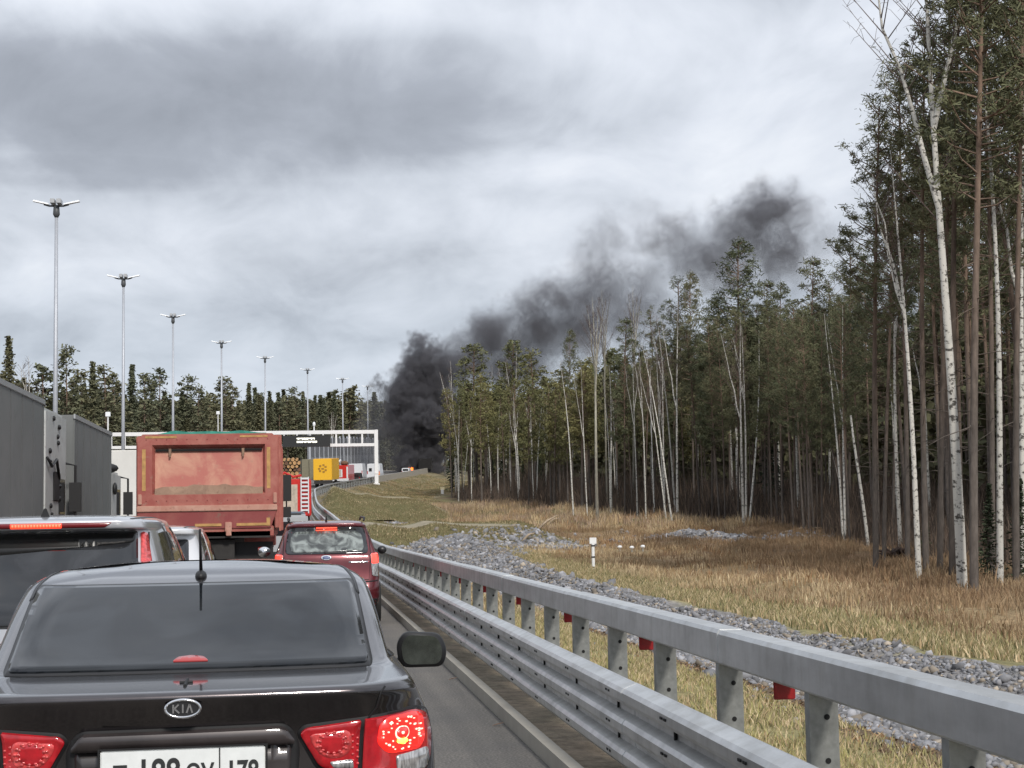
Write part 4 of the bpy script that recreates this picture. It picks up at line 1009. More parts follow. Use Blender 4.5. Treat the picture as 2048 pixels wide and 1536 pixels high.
MB().box(-.03, .03, -.02, 0, 1.1, 3.8).build('door_gap', M['seam'], ol); wheels(ol, (1.3, 5.5), 1.0, .5, .35)
ye = base(229, 3.15, 'yellow_lorry', 'yellow box lorry with a dark round emblem on its rear doors', 'truck')
MB().box(-1.28, 1.28, 0, 8, 1.05, 4.0).build('box_body', pmat('box_yellow', (.80,.44,.02), .5, noise=.08), ye, bevel=.05)
em = MB(); eme = pmat('emblem_brown', (.34,.17,.02), .6)
for a in (.5, 1.3, 2.3, 3.2, 3.9, 5.0, 5.8):
    em.box(.48*math.cos(a)-.15, .48*math.cos(a)+.15, -.02, -.005, 2.65+.48*math.sin(a)-.13, 2.65+.48*math.sin(a)+.13)
em.box(-.16, .2, -.02, -.005, 2.5, 2.75); em.build('emblem', eme, ye)
MB().box(-1.2, 1.2, .02, .3, .55, 1.0).build('rear_frame', M['steel_dark'], ye); wheels(ye, (1.3, 6.2), 1.0, .5, .35)
f2 = base(246, 5.95, 'fire_tender', 'red and white fire tender with a hose arm on top, right of the yellow lorry', 'fire engine')
MB().box(-1.25, 1.25, 0, 7, .6, 2.9).build('body', M['fire_red'], f2, bevel=.06)
MB().box(-1.26, 1.26, -.02, .3, .6, .95).box(-.45, .35, -.03, -.005, 1.15, 2.3).box(.95, 1.2, -.03, 0, .9, 2.7).box(-1.2, -1.0, -.03, 0, .9, 2.4).build('white_band', M['white_paint'], f2)
MB().box(-.25, .15, -.045, -.02, 1.3, 2.2).build('rear_door', M['pale_panel'], f2)
MB().tube([(-1.1, .3, 2.7), (.1, .6, 3.7)], .16, 8).build('boom', M['white_paint'], f2)
MB().ell((.6, .6, 3.2), (.6, .5, .36), 12, 8).build('turntable', M['bark'], f2, True); wheels(f2, (1.3, 5.5), 1.0, .48, .35)
v1 = base(287, 9.6, 'white_van', 'white van parked left of the gantry post, partly behind the dark car', 'van'); van(v1, 2.6, 6, 2.75, M['white_paint'], False)
v2 = base(283, 12.5, 'ambulance', 'white high-roofed van with one small dark window right beside the gantry post', 'van'); van(v2, 2.35, 6, 2.75, M['white_paint'], False)
MB().box(-.75, -.25, -.02, .03, 1.45, 2.0).build('rear_window', M['glass'], v2); MB().box(.85, 1.1, -.02, .03, .8, 1.3).build('marker_board', pmat('orange_board', (.75,.22,.04), .6), v2)
dc = base(262, 8.6, 'dark_car', 'small dark car below the white vans', 'car'); van(dc, 1.8, 4.2, 1.5, M['steel_dark'])

# ------------------------------------------------------------------ gantry, light masts, screens
M['white_steel'] = pmat('white_steel', (.78,.78,.78), .45, noise=.08)
M['mast'] = pmat('mast_grey', (.42,.44,.48), .5, metal=.3, noise=.1)
M['lum_white'] = pmat('luminaire_white', (.80,.82,.84), .4)
M['lum_dark'] = pmat('luminaire_dark', (.07,.075,.08), .5)
gy_ = 250.0; gxr = float(edge(gy_))+1.1; gz = float(rdz(gy_))
ga = empty('sign_gantry', (gxr, gy_, gz-.4), 0, label='white steel gantry over the road carrying a black message board', cat='gantry')
Hg = 8.55
gp = MB().box(-.28, .28, -.28, .28, .2, Hg+.0); gp.build('post', M['white_steel'], ga, bevel=.03)
MB().box(-.45, .45, -.45, .45, 0, .5).box(-.36, .36, -.36, .36, 1.9, 2.1).build('post_base', M['white_steel'], ga, bevel=.03)
MB().box(-44, -.28, -.2, .2, Hg-.55, Hg-.0).build('upper_chord', M['white_steel'], ga)
MB().box(-44, -.28, -.2, .2, Hg-2.45, Hg-2.0).build('lower_chord', M['white_steel'], ga)
q = -2.1
while q > -43:
    MB().box(q-.13, q+.13, -.15, .15, Hg-2.0, Hg-.55).build('strut', M['white_steel'], ga)
    if int(-q*10) % 2: pass
    q -= 1.95
MB().box(-.28, .28, -.28, .28, Hg, Hg+.05).build('post_cap', M['white_steel'], ga)
M['screen'] = pmat('message_board', (.012,.013,.014), .6)
sg = MB().box(-14.0, -6.9, -.75, -.25, Hg-2.45, Hg-.75).build('message_board', M['screen'], ga, bevel=.02)
led = pmat('led_text', (.6,.6,.5), .5, emis=(1.0,.96,.82), estr=1.4)
lt2 = MB(); r5 = random.Random(3)
for row, (z, x0, x1) in enumerate(((Hg-1.25, -11.9, -9.3), (Hg-1.72, -11.9, -9.0))):
    x = x0
    while x < x1:
        w_ = r5.choice((.11, .16, .2)); h0 = r5.choice((0, .0, .08)); lt2.box(x, x+w_, -.78, -.755, z-.14+h0, z+.14); x += w_+.045
lt2.build('message_text', led, sg)
sb = MB().box(-15.4, -14.15, -.6, -.3, Hg-2.45, Hg-.75).build('symbol_board', M['screen'], ga)
MB().ell((-14.9, -.62, Hg-1.3), (.24, .02, .24), 10, 6).build('symbol_amber', pmat('led_amber', (.8,.25,.05), .5, emis=(1.0,.25,.05), estr=.9), sb)
MB().box(-15.2, -14.4, -.63, -.6, Hg-2.35, Hg-1.75).build('symbol_white', led, sb)
MB().tube([(-9.3, 0, Hg), (-9.3, 0, Hg+.6)], .1, 6).ell((-9.3, 0, Hg+.95), (.22, .22, .38), 10, 6).build('camera_unit', M['lum_white'], ga)
MB().box(-6.7, -.4, .3, .5, Hg-2.6, Hg-2.55).build('cable_tray', M['alu'], ga)

def mast(Y, X, zt, lab, o=None):
    zb_ = float(rdz(Y))
    if o is None:
        r_ = empty('light_mast', (X, Y, zb_), 0)
        hh = 20.0
        MB().tube([(0, 0, 0), (0, 0, hh*.45), (0, 0, hh-.6)], [.17, .13, .095], 12).build('pole', M['mast'], r_, True)
        MB().tube([(0, 0, hh-.95), (0, 0, hh-.75), (0, 0, hh-.2)], [.10, .2, .16], 10).build('collar', M['lum_dark'], r_, True)
        for sd in (1, -1):
            MB().tube([(0, 0, hh-.25), (sd*.4, -.05, hh-.25), (sd*.7, -.05, hh-.16)], .06, 6).build('arm', M['lum_dark'], r_)
            MB().hexa([(sd*.42, -.2, hh-.19), (sd*1.32, -.16, hh+.02), (sd*1.32, .16, hh+.02), (sd*.42, .2, hh-.19), (sd*.42, -.17, hh-.11), (sd*1.28, -.13, hh+.11), (sd*1.28, .13, hh+.11), (sd*.42, .17, hh-.11)]).build('luminaire', M['lum_white'], r_)
            MB().box(sd*.18-.13, sd*.18+.13, -.5, .3, hh-.15, hh+.12).build('spotlight', M['alu'], r_, bevel=.02)
        r_['group'] = 'tall light masts along the median'
    else:
        r_ = copy_tree(o)
    r_.location = (X, Y, zb_); r_['label'] = lab; r_['category'] = 'light mast'; r_.scale = (1, 1, (zt-zb_)/20.0)
    return r_
mp8 = [(113, 404, 97), (247, 552, 137), (346, 630, 177), (443, 683, 217), (530, 714, 257), (615, 738, 297), (685, 757, 337), (735, 772, 377)]
labs = ['tallest light mast, rising above the pale lorry cab at the far left', 'second tallest light mast, left of the red tipper', 'light mast rising above the left half of the tipper', 'light mast rising above the right half of the tipper',
        'light mast over the right top corner of the tipper', 'light mast behind the black message board', 'light mast crossing the open end of the gantry', 'shortest light mast, beside the smoke']
m0 = None
for (px, py, Y), lb in zip(mp8, labs):
    p = at_depth(px, py, Y); r_ = mast(Y, float(p[0])+0.0, float(p[2]), lb, m0); m0 = m0 or r_
# small camera poles seen over the traffic
for (px, py, Y, lb) in ((436, 828, 300, 'small white-headed camera pole above the tipper, against the trees'), (216, 832, 210, 'small white-headed camera pole above the grey box lorry')):
    p = at_depth(px, py, Y); zb_ = float(terr(p[0], Y))
    c_ = empty('camera_pole', (float(p[0]), Y, zb_), 0, label=lb, cat='pole')
    h_ = float(p[2])-zb_
    MB().tube([(0, 0, 0), (0, 0, h_)], .09, 8).build('pole', M['white_steel'], c_); MB().box(-.3, .3, -.2, .2, h_-.1, h_+.5).build('head', M['lum_white'], c_, bevel=.05)
# noise screen along the median in the bend
M['screen_grey'] = pmat('screen_grey', (.27,.28,.30), .7, noise=.2, nscale=.6); M['screen_grey2'] = pmat('screen_grey_dark', (.17,.175,.185), .7, noise=.2, nscale=.6)
ns = empty('noise_screen', (0, 0, 0), label='long grey noise screen behind the traffic at the bend', cat='noise screen')
y = 300
while y < 392:
    e0, e1 = float(edge(y)), float(edge(y+5)); z0 = float(rdz(y))
    for (a, b_, mm) in ((0, 4.0, M['screen_grey']), (4.02, 7.6, M['screen_grey2'])):
        MB().hexa([(e0-16.6, y, z0+a), (e1-16.6, y+4.95, z0+a), (e1-16.5, y+4.95, z0+a), (e0-16.5, y, z0+a), (e0-16.6, y, z0+b_), (e1-16.6, y+4.95, z0+b_), (e1-16.5, y+4.95, z0+b_), (e0-16.5, y, z0+b_)]).build('panel', mm, ns)
    MB().box(e0-16.7, e0-16.4, y-.1, y+.1, z0, z0+7.8).build('post', M['mast'], ns)
    y += 5
# concrete parapet past the gantry
pr = empty('concrete_parapet', (0, 0, 0), label='grey concrete parapet on the shoulder between the gantry post and the fire', cat='barrier')
y = 262
while y < 352:
    e0, e1 = float(edge(y)), float(edge(y+4.5)); z0, z1 = float(rdz(y)), float(rdz(y+4.5))
    MB().hexa([(e0-.1, y, z0-.6), (e0+.25, y, z0-.6), (e1+.25, y+4.45, z1-.6), (e1-.1, y+4.45, z1-.6), (e0-.05, y, z0+1.0), (e0+.15, y, z0+1.0), (e1+.15, y+4.45, z1+1.0), (e1-.05, y+4.45, z1+1.0)]).build('block', M['concrete'], pr)
    y += 4.5

# ------------------------------------------------------------------ fire and smoke
char = pmat('charred_metal', (.012,.011,.011), .9, noise=.4)
bx = at_depth(852, 938, 345); bv = base(345, float(bx[0])-.3, 'burning_lorry', 'charred burning lorry under the root of the black smoke', 'truck')
MB().box(-1.3, 1.3, 0, 8, .6, 3.0).build('body', char, bv, bevel=.1); MB().box(-1.2, 1.2, 8.2, 10.2, .6, 2.7).build('cab', char, bv, bevel=.1); wheels(bv, (1.5, 6), 1.0, .5, .35)
fx = at_depth(822, 944, 338); flame = MB(); r6 = random.Random(9)
for q in range(16):
    x, y_ = r6.uniform(-.9, .9), r6.uniform(-.4, .4); h_ = r6.uniform(.5, 1.9); r_ = r6.uniform(.14, .32)
    flame.tube([(x, y_, .2), (x+r6.uniform(-.1, .1), y_, .2+h_*.5), (x+r6.uniform(-.2, .2), y_, .2+h_)], [r_, r_*.7, .02], 7)
fm = pmat('flame', (.9,.2,.02), .8, emis=(1.0,.22,.03), estr=1.5)
fo2 = flame.build('flames', fm, None, True); fo2.location = (float(fx[0]), 338, float(rdz(338))+.6); fo2.scale = (.5, .5, .45)
tag(fo2, 'small orange flames at the foot of the black smoke', 'fire')
pk = at_depth(811, 946, 330); pkv = base(330, float(pk[0]), 'white_pickup', 'tiny white pickup parked just left of the flames', 'car'); van(pkv, 1.9, 4.5, 1.6, M['white_paint']); pkv.scale = (.85, .85, .8)
tk = at_depth(873, 935, 356); tkr = base(356, float(tk[0]), 'tank_lorry', 'tank lorry with a round white rear, right of the burning wreck', 'truck')
MB().lathe([(0.001, 0), (.9, .05), (1.15, .3), (1.15, 7), (.9, 7.3), (.001, 7.4)], (0, 0, 0), 'z', 20).build('tank', M['white_paint'], tkr, True)
tkr.children[0].rotation_euler = (-math.pi/2, 0, 0); tkr.children[0].location = (0, 0, 2.1)
MB().box(-1.1, 1.1, .3, 7.5, .6, 1.1).build('chassis', M['steel_dark'], tkr); wheels(tkr, (1.5, 6), 1.0, .5, .35)

SY = 352.0
def sm_pt(px, py, dy=0): p = at_depth(px, py, SY+dy); return (float(p[0]), SY+dy, float(p[2]))
px2m = SY/F
blobs = []   # px,py,rx,ry in photo pixels, density
for (px, py, rx_, ry_, dn) in [(822, 930, 26, 22, 2.2), (852, 922, 34, 26, 2.4), (868, 890, 26, 34, 2.2), (858, 850, 36, 42, 2.2), (845, 818, 48, 40, 1.1), (815, 835, 42, 44, .42), (832, 790, 56, 44, .70), (805, 788, 34, 28, .5), (868, 778, 34, 40, .55), (848, 745, 40, 40, .60), (852, 712, 30, 32, .50),
                               (885, 770, 30, 40, .35), (905, 735, 40, 34, .30), (945, 715, 46, 44, .36), (978, 678, 40, 42, .36), (1015, 668, 22, 38, .26), (1030, 720, 60, 50, .34),
                               (1075, 650, 52, 62, .30), (1110, 610, 50, 44, .24), (1150, 640, 60, 60, .26), (1200, 590, 60, 50, .18), (1190, 540, 42, 46, .13), (1215, 480, 40, 44, .07), (1265, 570, 60, 46, .12), (1260, 630, 70, 50, .16),
                               (1340, 480, 56, 42, .17), (1385, 520, 50, 48, .20), (1435, 530, 56, 52, .26), (1500, 470, 70, 52, .30), (1535, 425, 58, 44, .40), (1560, 490, 56, 62, .26), (1590, 440, 40, 40, .16), (1635, 490, 40, 34, .07), (1300, 430, 44, 24, .035),
                               (775, 860, 50, 70, .055), (760, 920, 60, 40, .03), (800, 900, 40, 50, .10)]:
    c_ = sm_pt(px, py); up_ = px > 890; k_ = 1.78 if up_ else 1.40; blobs.append((c_, rx_*px2m*k_, ry_*px2m*k_, dn*((1.05 if px < 1330 else .85) if up_ else 1.7)))
lo = np.array([min(c[0]-rx_ for c, rx_, ry_, d in blobs)-3, SY-9, float(rdz(330))+.3]); hi = np.array([max(c[0]+rx_ for c, rx_, ry_, d in blobs)+3, SY+9, max(c[2]+ry_ for c, rx_, ry_, d in blobs)+3])
ng = bpy.data.node_groups.new('smoke_field', 'GeometryNodeTree')
ng.interface.new_socket('Geometry', in_out='OUTPUT', socket_type='NodeSocketGeometry')
go = ng.nodes.new('NodeGroupOutput'); vc = ng.nodes.new('GeometryNodeVolumeCube'); vc.inputs['Min'].default_value = lo; vc.inputs['Max'].default_value = hi
res = .55
for nm, a in (('Resolution X', 0), ('Resolution Y', 1), ('Resolution Z', 2)): vc.inputs[nm].default_value = max(8, int((hi[a]-lo[a])/res*(.6 if a == 1 else 1)))
pos = ng.nodes.new('GeometryNodeInputPosition')
nz = ng.nodes.new('ShaderNodeTexNoise'); nz.inputs['Scale'].default_value = .17; nz.inputs['Detail'].default_value = 5; nz.inputs['Roughness'].default_value = .6; ng.links.new(pos.outputs[0], nz.inputs['Vector'])
vs = ng.nodes.new('ShaderNodeVectorMath'); vs.operation = 'SUBTRACT'; ng.links.new(nz.outputs['Color'], vs.inputs[0]); vs.inputs[1].default_value = (.5, .5, .5)
vm = ng.nodes.new('ShaderNodeVectorMath'); vm.operation = 'SCALE'; ng.links.new(vs.outputs[0], vm.inputs[0]); vm.inputs['Scale'].default_value = 12.5
va0 = ng.nodes.new('ShaderNodeVectorMath'); va0.operation = 'ADD'; ng.links.new(pos.outputs[0], va0.inputs[0]); ng.links.new(vm.outputs[0], va0.inputs[1])
nzc = ng.nodes.new('ShaderNodeTexVoronoi'); nzc.inputs['Scale'].default_value = .30; ng.links.new(va0.outputs[0], nzc.inputs['Vector'])
vsc = ng.nodes.new('ShaderNodeVectorMath'); vsc.operation = 'SUBTRACT'; ng.links.new(va0.outputs[0], vsc.inputs[0]); vps = ng.nodes.new('ShaderNodeVectorMath'); vps.operation = 'SCALE'; ng.links.new(nzc.outputs['Position'], vps.inputs[0]); vps.inputs['Scale'].default_value = 1.0
ng.links.new(vps.outputs[0], vsc.inputs[1]); vsd = ng.nodes.new('ShaderNodeVectorMath'); vsd.operation = 'SCALE'; ng.links.new(vsc.outputs[0], vsd.inputs[0]); vsd.inputs['Scale'].default_value = .55
va = ng.nodes.new('ShaderNodeVectorMath'); va.operation = 'ADD'; ng.links.new(va0.outputs[0], va.inputs[0]); ng.links.new(vsd.outputs[0], va.inputs[1])
tot = None
for (c_, rx_, ry_, dn) in blobs:
    a = ng.nodes.new('ShaderNodeVectorMath'); a.operation = 'SUBTRACT'; ng.links.new(va.outputs[0], a.inputs[0]); a.inputs[1].default_value = c_
    ry3 = min(7.5, max(rx_, 2.5))
    b_ = ng.nodes.new('ShaderNodeVectorMath'); b_.operation = 'MULTIPLY'; ng.links.new(a.outputs[0], b_.inputs[0]); b_.inputs[1].default_value = (1/rx_, 1/ry3, 1/ry_)
    l_ = ng.nodes.new('ShaderNodeVectorMath'); l_.operation = 'LENGTH'; ng.links.new(b_.outputs[0], l_.inputs[0])
    mr = ng.nodes.new('ShaderNodeMapRange'); mr.interpolation_type = 'SMOOTHSTEP'; ng.links.new(l_.outputs['Value'], mr.inputs[0])
    mr.inputs[1].default_value = .25 if c_[0] > 34 else .62; mr.inputs[2].default_value = 1.05; mr.inputs[3].default_value = dn; mr.inputs[4].default_value = 0
    if tot is None: tot = mr.outputs[0]
    else:
        mx = ng.nodes.new('ShaderNodeMath'); mx.operation = 'MAXIMUM'; ng.links.new(tot, mx.inputs[0]); ng.links.new(mr.outputs[0], mx.inputs[1]); tot = mx.outputs[0]
nz2_ = ng.nodes.new('ShaderNodeTexNoise'); nz2_.inputs['Scale'].default_value = .28; nz2_.inputs['Detail'].default_value = 6; nz2_.inputs['Roughness'].default_value = .62; ng.links.new(va.outputs[0], nz2_.inputs['Vector'])
mr2 = ng.nodes.new('ShaderNodeMapRange'); ng.links.new(nz2_.outputs[0], mr2.inputs[0]); mr2.inputs[1].default_value = .36; mr2.inputs[2].default_value = .62; mr2.inputs[3].default_value = .16; mr2.inputs[4].default_value = 1.45
mm_ = ng.nodes.new('ShaderNodeMath'); mm_.operation = 'MULTIPLY'; ng.links.new(tot, mm_.inputs[0]); ng.links.new(mr2.outputs[0], mm_.inputs[1])
ng.links.new(mm_.outputs[0], vc.inputs['Density'])
sm_ = bpy.data.materials.new('smoke'); sm_.use_nodes = True; t = sm_.node_tree; t.nodes.clear()
pv = t.nodes.new('ShaderNodeVolumePrincipled'); pv.inputs['Color'].default_value = (.27, .265, .285, 1); pv.inputs['Density'].default_value = .95; pv.inputs['Anisotropy'].default_value = .2
pv.inputs['Absorption Color'].default_value = (0, 0, 0, 1)
om = t.nodes.new('ShaderNodeOutputMaterial'); t.links.new(pv.outputs[0], om.inputs['Volume'])
smt = ng.nodes.new('GeometryNodeSetMaterial'); smt.inputs['Material'].default_value = sm_
ng.links.new(vc.outputs[0], smt.inputs[0]); ng.links.new(smt.outputs[0], go.inputs[0])
vd = bpy.data.volumes.new('smoke'); vo = bpy.data.objects.new('smoke', vd); col.objects.link(vo); vd.materials.append(sm_)
md_ = vo.modifiers.new('field', 'NODES'); md_.node_group = ng
tag(vo, 'black smoke rising from the burning lorry and drifting over the pines', 'smoke', kind='stuff')

# ------------------------------------------------------------------ small roadside things
def marker(px, py, h_, lab, name='marker_post'):
    g = on_ground(px, py)
    r_ = empty(name, tuple(map(float, g)), 0, label=lab, cat='marker post')
    return r_, g
r_, g = marker(1187, 1138, 1.2, 'thin white marker post with a square white head and black bands, in the dry grass')
sM = g[1]/F; hh = 63*sM
MB().tube([(0, 0, 0), (0, 0, hh*.8)], 3.2*sM, 8).build('post', M['white_steel'], r_)
MB().box(-7*sM, 7*sM, -.03, .03, hh*.80, hh).build('head', M['white_steel'], r_, bevel=.01)
for q in (.36, .72, .03): MB().tube([(0, 0, hh*q), (0, 0, hh*q+.05)], 3.9*sM, 8).build('band', M['black'], r_)
for i, (px, py) in enumerate(((1240, 1105), (1264, 1106), (1286, 1104))):
    r_, g = marker(px, py, .3, ('leftmost', 'middle', 'rightmost')[i]+' of three stubby white-topped posts over the dark culvert', 'culvert_post'); sM = g[1]/F
    MB().tube([(0, 0, 0), (0, 0, 9*sM)], 2*sM, 8).build('post', M['concrete'], r_); MB().ell((0, 0, 11*sM), (5*sM, 5*sM, 3.5*sM), 10, 6).build('cap', M['white_steel'], r_, True)
r_, g = marker(885, 988, .8, 'short pale yellowish marker post at the foot of the leftmost birches'); sM = g[1]/F
MB().tube([(0, 0, 0), (0, 0, 9*sM)], 3*sM, 8).build('post', M['white_steel'], r_); MB().box(-4*sM, 4*sM, -.05, .05, 8*sM, 14*sM).build('head', pmat('pale_yellow', (.8,.7,.45), .5), r_)
# dark culvert mouth and sawn timber pile line
g = on_ground(1262, 1108); cv = MB().box(-.9, .9, .2, 1.4, -.9, .03).build('culvert', M['steel_dark'], None, bevel=.05); cv.location = tuple(map(float, g)); tag(cv, 'low dark culvert mouth under the three stubby posts', 'culvert')
g = on_ground(765, 1043)
pd = MB().add([(math.cos(a)*r_*1.0, math.sin(a)*r_*4.2, 0) for a in np.linspace(0, 6.1, 24) for r_ in (1.2+.25*math.sin(a*3),)], [tuple(range(24))]).build('puddle', pmat('puddle_water', (.10,.11,.12), .06, spec=.8), None)
pd.location = (float(g[0]), float(g[1]), float(g[2])+.12); tag(pd, kind='structure')
# fallen pale logs lying in the brown grass
M['dead_wood'] = pmat('dead_wood', (.36,.28,.20), .9, noise=.4, nscale=5)
for i, (px, py, ln, a, lab) in enumerate(((1075, 1062, 1.5, .7, 'pale broken branch leaning in the brown grass near the bend'), (1095, 1050, 1.1, .4, 'pale split log above the broken branch'), (1045, 1085, .8, -.5, 'thin dark stick on the green bank'),
                                          (1650, 1060, 4.0, .05, 'long fallen trunk lying at the forest edge'), (1560, 1068, 3.0, -.05, 'shorter fallen trunk left of the long one'))):
    g = on_ground(px, py); tb_ = MB().tube([(0, 0, .05), (ln*.5*math.cos(a), .2, .3+ln*.25*abs(math.sin(a))), (ln*math.cos(a), .3, .25+ln*.6*abs(math.sin(a)))], [.07, .06, .03], 7).build('fallen_branch', M['dead_wood'], None, True)
    tb_.location = tuple(map(float, g)); tag(tb_, lab, 'branch')
rt = MB(); g = on_ground(1785, 1122); r7 = random.Random(4)
for q in range(22):
    a = r7.uniform(0, 6.28); l_ = r7.uniform(.3, .75); rt.tube([(0, 0, .25), (l_*.6*math.cos(a), l_*.6*math.sin(a), .25+r7.uniform(-.1, .3)), (l_*math.cos(a), l_*math.sin(a), r7.uniform(0, .55))], [.10, .06, .015], 5)
ro = rt.build('root_plate', M['matt_black'] if False else pmat('dark_root', (.035,.02,.014), .95), None, True); ro.location = tuple(map(float, g)); tag(ro, 'dark uprooted stump with ragged roots at the forest edge between pine and birch', 'stump')

for i, (px, py, lab) in enumerate(((995, 1452, 'dead leaf curled on the asphalt beside the kerb'), (905, 1360, 'small dead leaf on the asphalt just below the black door mirror'))):
    dd = ray(px, py); k_ = -1.6/dd[2]; p = CAM+dd*k_
    lf = MB().add([(-.04, 0, 0), (-.01, -.02, .012), (.045, -.004, .02), (.015, .018, .008), (-.04, 0, .004), (-.01, -.02, .016), (.045, -.004, .024), (.015, .018, .012)], [(0,3,2,1),(4,5,6,7),(0,1,5,4),(1,2,6,5),(2,3,7,6),(3,0,4,7)]).build('dead_leaf', M['mud'], None); lf.location = (float(p[0]), float(p[1]), .004); tag(lf, lab, 'leaf')
# stones of the gravel band
ico = bmesh.new(); bmesh.ops.create_icosphere(ico, subdivisions=1, radius=1.0); IV = np.array([v_.co for v_ in ico.verts]); IF = np.array([[v_.index for v_ in f.verts] for f in ico.faces]); ico.free()
def stones(name, X, Y, S, mat, lab):
    n = len(X); Z_ = terr(X, Y)
    ang = rng.uniform(0, 2*np.pi, n); sc3 = np.stack([rng.uniform(.5, 1.5, n), rng.uniform(.5, 1.1, n), rng.uniform(.3, .9, n)], 1)*S[:, None]
    P = IV[None]*(1+rng.uniform(-.45, .35, (n, len(IV), 1)))*sc3[:, None, :]
    tl = rng.uniform(-.9, .9, n); x, z = P[:, :, 0].copy(), P[:, :, 2].copy(); P[:, :, 0] = x*np.cos(tl)[:, None]-z*np.sin(tl)[:, None]; P[:, :, 2] = x*np.sin(tl)[:, None]+z*np.cos(tl)[:, None]
    c, s_ = np.cos(ang)[:, None], np.sin(ang)[:, None]; x, y_ = P[:, :, 0].copy(), P[:, :, 1].copy(); P[:, :, 0] = x*c-y_*s_; P[:, :, 1] = x*s_+y_*c
    P += np.stack([X, Y, Z_+S*.15], 1)[:, None, :]
    Fq = (IF[None]+np.arange(n)[:, None, None]*len(IV)).reshape(-1, 3)
    me = mesh_np(name, P.reshape(-1, 3), Fq, mat)
    ac = me.color_attributes.new('tone', 'FLOAT_COLOR', 'POINT'); tn = np.repeat(rng.choice([.55, .75, .95, 1.15, 1.6], n, p=[.15, .25, .3, .2, .1])[:, None]*np.where(rng.random(n)[:, None] < .2, np.array([[1.15, 1.0, .8]]), np.array([[.98, 1.0, 1.05]])), len(IV), 0)
    ac.data.foreach_set('color', np.concatenate([tn, np.ones((len(tn), 1))], 1).astype(np.float32).ravel())
    o = obj(name, me); return tag(o, lab, 'gravel', kind='stuff')
stm = bpy.data.materials.new('crushed_stone'); stm.use_nodes = True; t = stm.node_tree; b = t.nodes['Principled BSDF']; b.inputs['Roughness'].default_value = .85
vcn = N(t, 'ShaderNodeVertexColor', layer_name='tone'); L(t, MIXC(t, 1.0, (.225,.22,.22), vcn.outputs[0], 'MULTIPLY'), b.inputs['Base Color'])
def scatter(n, y0, y1, u0, u1, pw=1.0, jag=.5):
    Y = y0+(y1-y0)*rng.random(n)**pw; U_ = rng.uniform(u0-jag, u1+jag, n); k = fbm(Y*.5, U_*.5, 5)
    keep = (U_ > u0-jag*2*(k-.3)) & (U_ < u1+jag*2*(k-.3)); return (U_+edge(Y))[keep], Y[keep]
X1, Y1 = scatter(34000, 10, 40, 2.9, 5.3, 1.0); X2, Y2 = scatter(17000, 38, 79, 2.9, 5.5, 1.0); X3, Y3 = scatter(900, 10, 60, 2.2, 3.4)
Xa = np.concatenate([X1, X2, X3]); Ya = np.concatenate([Y1, Y2, Y3]); Sa = np.where(Ya < 38, rng.uniform(.014, .050, len(Xa)), rng.uniform(.03, .085, len(Xa)))*np.where(rng.random(len(Xa)) < .05, 2.0, 1)
stones('gravel', Xa, Ya, Sa, stm, 'grey crushed stone in the ditch behind the crash barrier')
Xb = rng.normal(23.5, 3.2, 1800); Yb = rng.normal(92, 2.8, 1800); Xc = rng.normal(12, 1.8, 900); Yc = rng.normal(84, 3, 900); Xd = rng.normal(8.6, 1.8, 1300); Yd = rng.normal(121, 5, 1300); Xe = rng.normal(6.8, 1.3, 1800); Ye = rng.normal(75, 3.2, 1800)
Xf = np.concatenate([Xb, Xc, Xd, Xe]); Yf = np.concatenate([Yb, Yc, Yd, Ye])
stones('rubble', Xf, Yf, rng.uniform(.07, .2, len(Xf)), stm, 'scattered grey stone patches between the banks and the forest')

# grasses: blades as slim bent triangles, joined per area
def blades(name, X, Y, H, W, mat, lean=.35, seg=2, flop=0.0, cols=None, lab=None, cat='grass'):
    n = len(X); Z_ = terr(X, Y)-.02; a = rng.uniform(0, 2*np.pi, n); ln = rng.uniform(0, lean, n)*H
    dx, dy = np.cos(a), np.sin(a); b_ = rng.uniform(0, np.pi, n); wx, wy = np.cos(b_)*W/2, np.sin(b_)*W/2*.3+W*.1
    P = np.zeros((n, 5, 3))
    m_h = H*.55; 
    P[:, 0] = np.stack([X-wx, Y-wy, Z_], 1); P[:, 1] = np.stack([X+wx, Y+wy, Z_], 1)
    P[:, 2] = np.stack([X+dx*ln*.35-wx*.8, Y+dy*ln*.35-wy*.8, Z_+m_h], 1); P[:, 3] = np.stack([X+dx*ln*.35+wx*.8, Y+dy*ln*.35+wy*.8, Z_+m_h], 1)
    P[:, 4] = np.stack([X+dx*ln, Y+dy*ln, Z_+H*(1-flop*rng.random(n))], 1)
    i = np.arange(n)[:, None]*5; T = np.concatenate([i+[0, 1, 3], i+[0, 3, 2], i+[2, 3, 4]], 0)
    me = mesh_np(name, P.reshape(-1, 3), T, mat)
    if cols is not None:
        ac = me.color_attributes.new('tone', 'FLOAT_COLOR', 'POINT'); cc = np.repeat(cols, 5, 0)
        ac.data.foreach_set('color', np.concatenate([cc, np.ones((len(cc), 1))], 1).astype(np.float32).ravel())
    o = obj(name, me); return tag(o, lab, cat, kind='stuff')
gmt = bpy.data.materials.new('grass_blades'); gmt.use_nodes = True; t = gmt.node_tree; b = t.nodes['Principled BSDF']; b.inputs['Roughness'].default_value = .8; b.inputs['Specular IOR Level'].default_value = .2
vcn = N(t, 'ShaderNodeVertexColor', layer_name='tone'); L(t, vcn.outputs[0], b.inputs['Base Color'])
def cpick(n, cs, ps, jit=.25):
    cs = np.array(cs); c = cs[rng.choice(len(cs), n, p=ps)]; return c*(1+rng.uniform(-jit, jit, (n, 1)))
straw, tan, brown, rust, moss, dgreen = (.46,.365,.23), (.37,.27,.155), (.225,.15,.092), (.28,.165,.085), (.24,.215,.11), (.10,.105,.05)
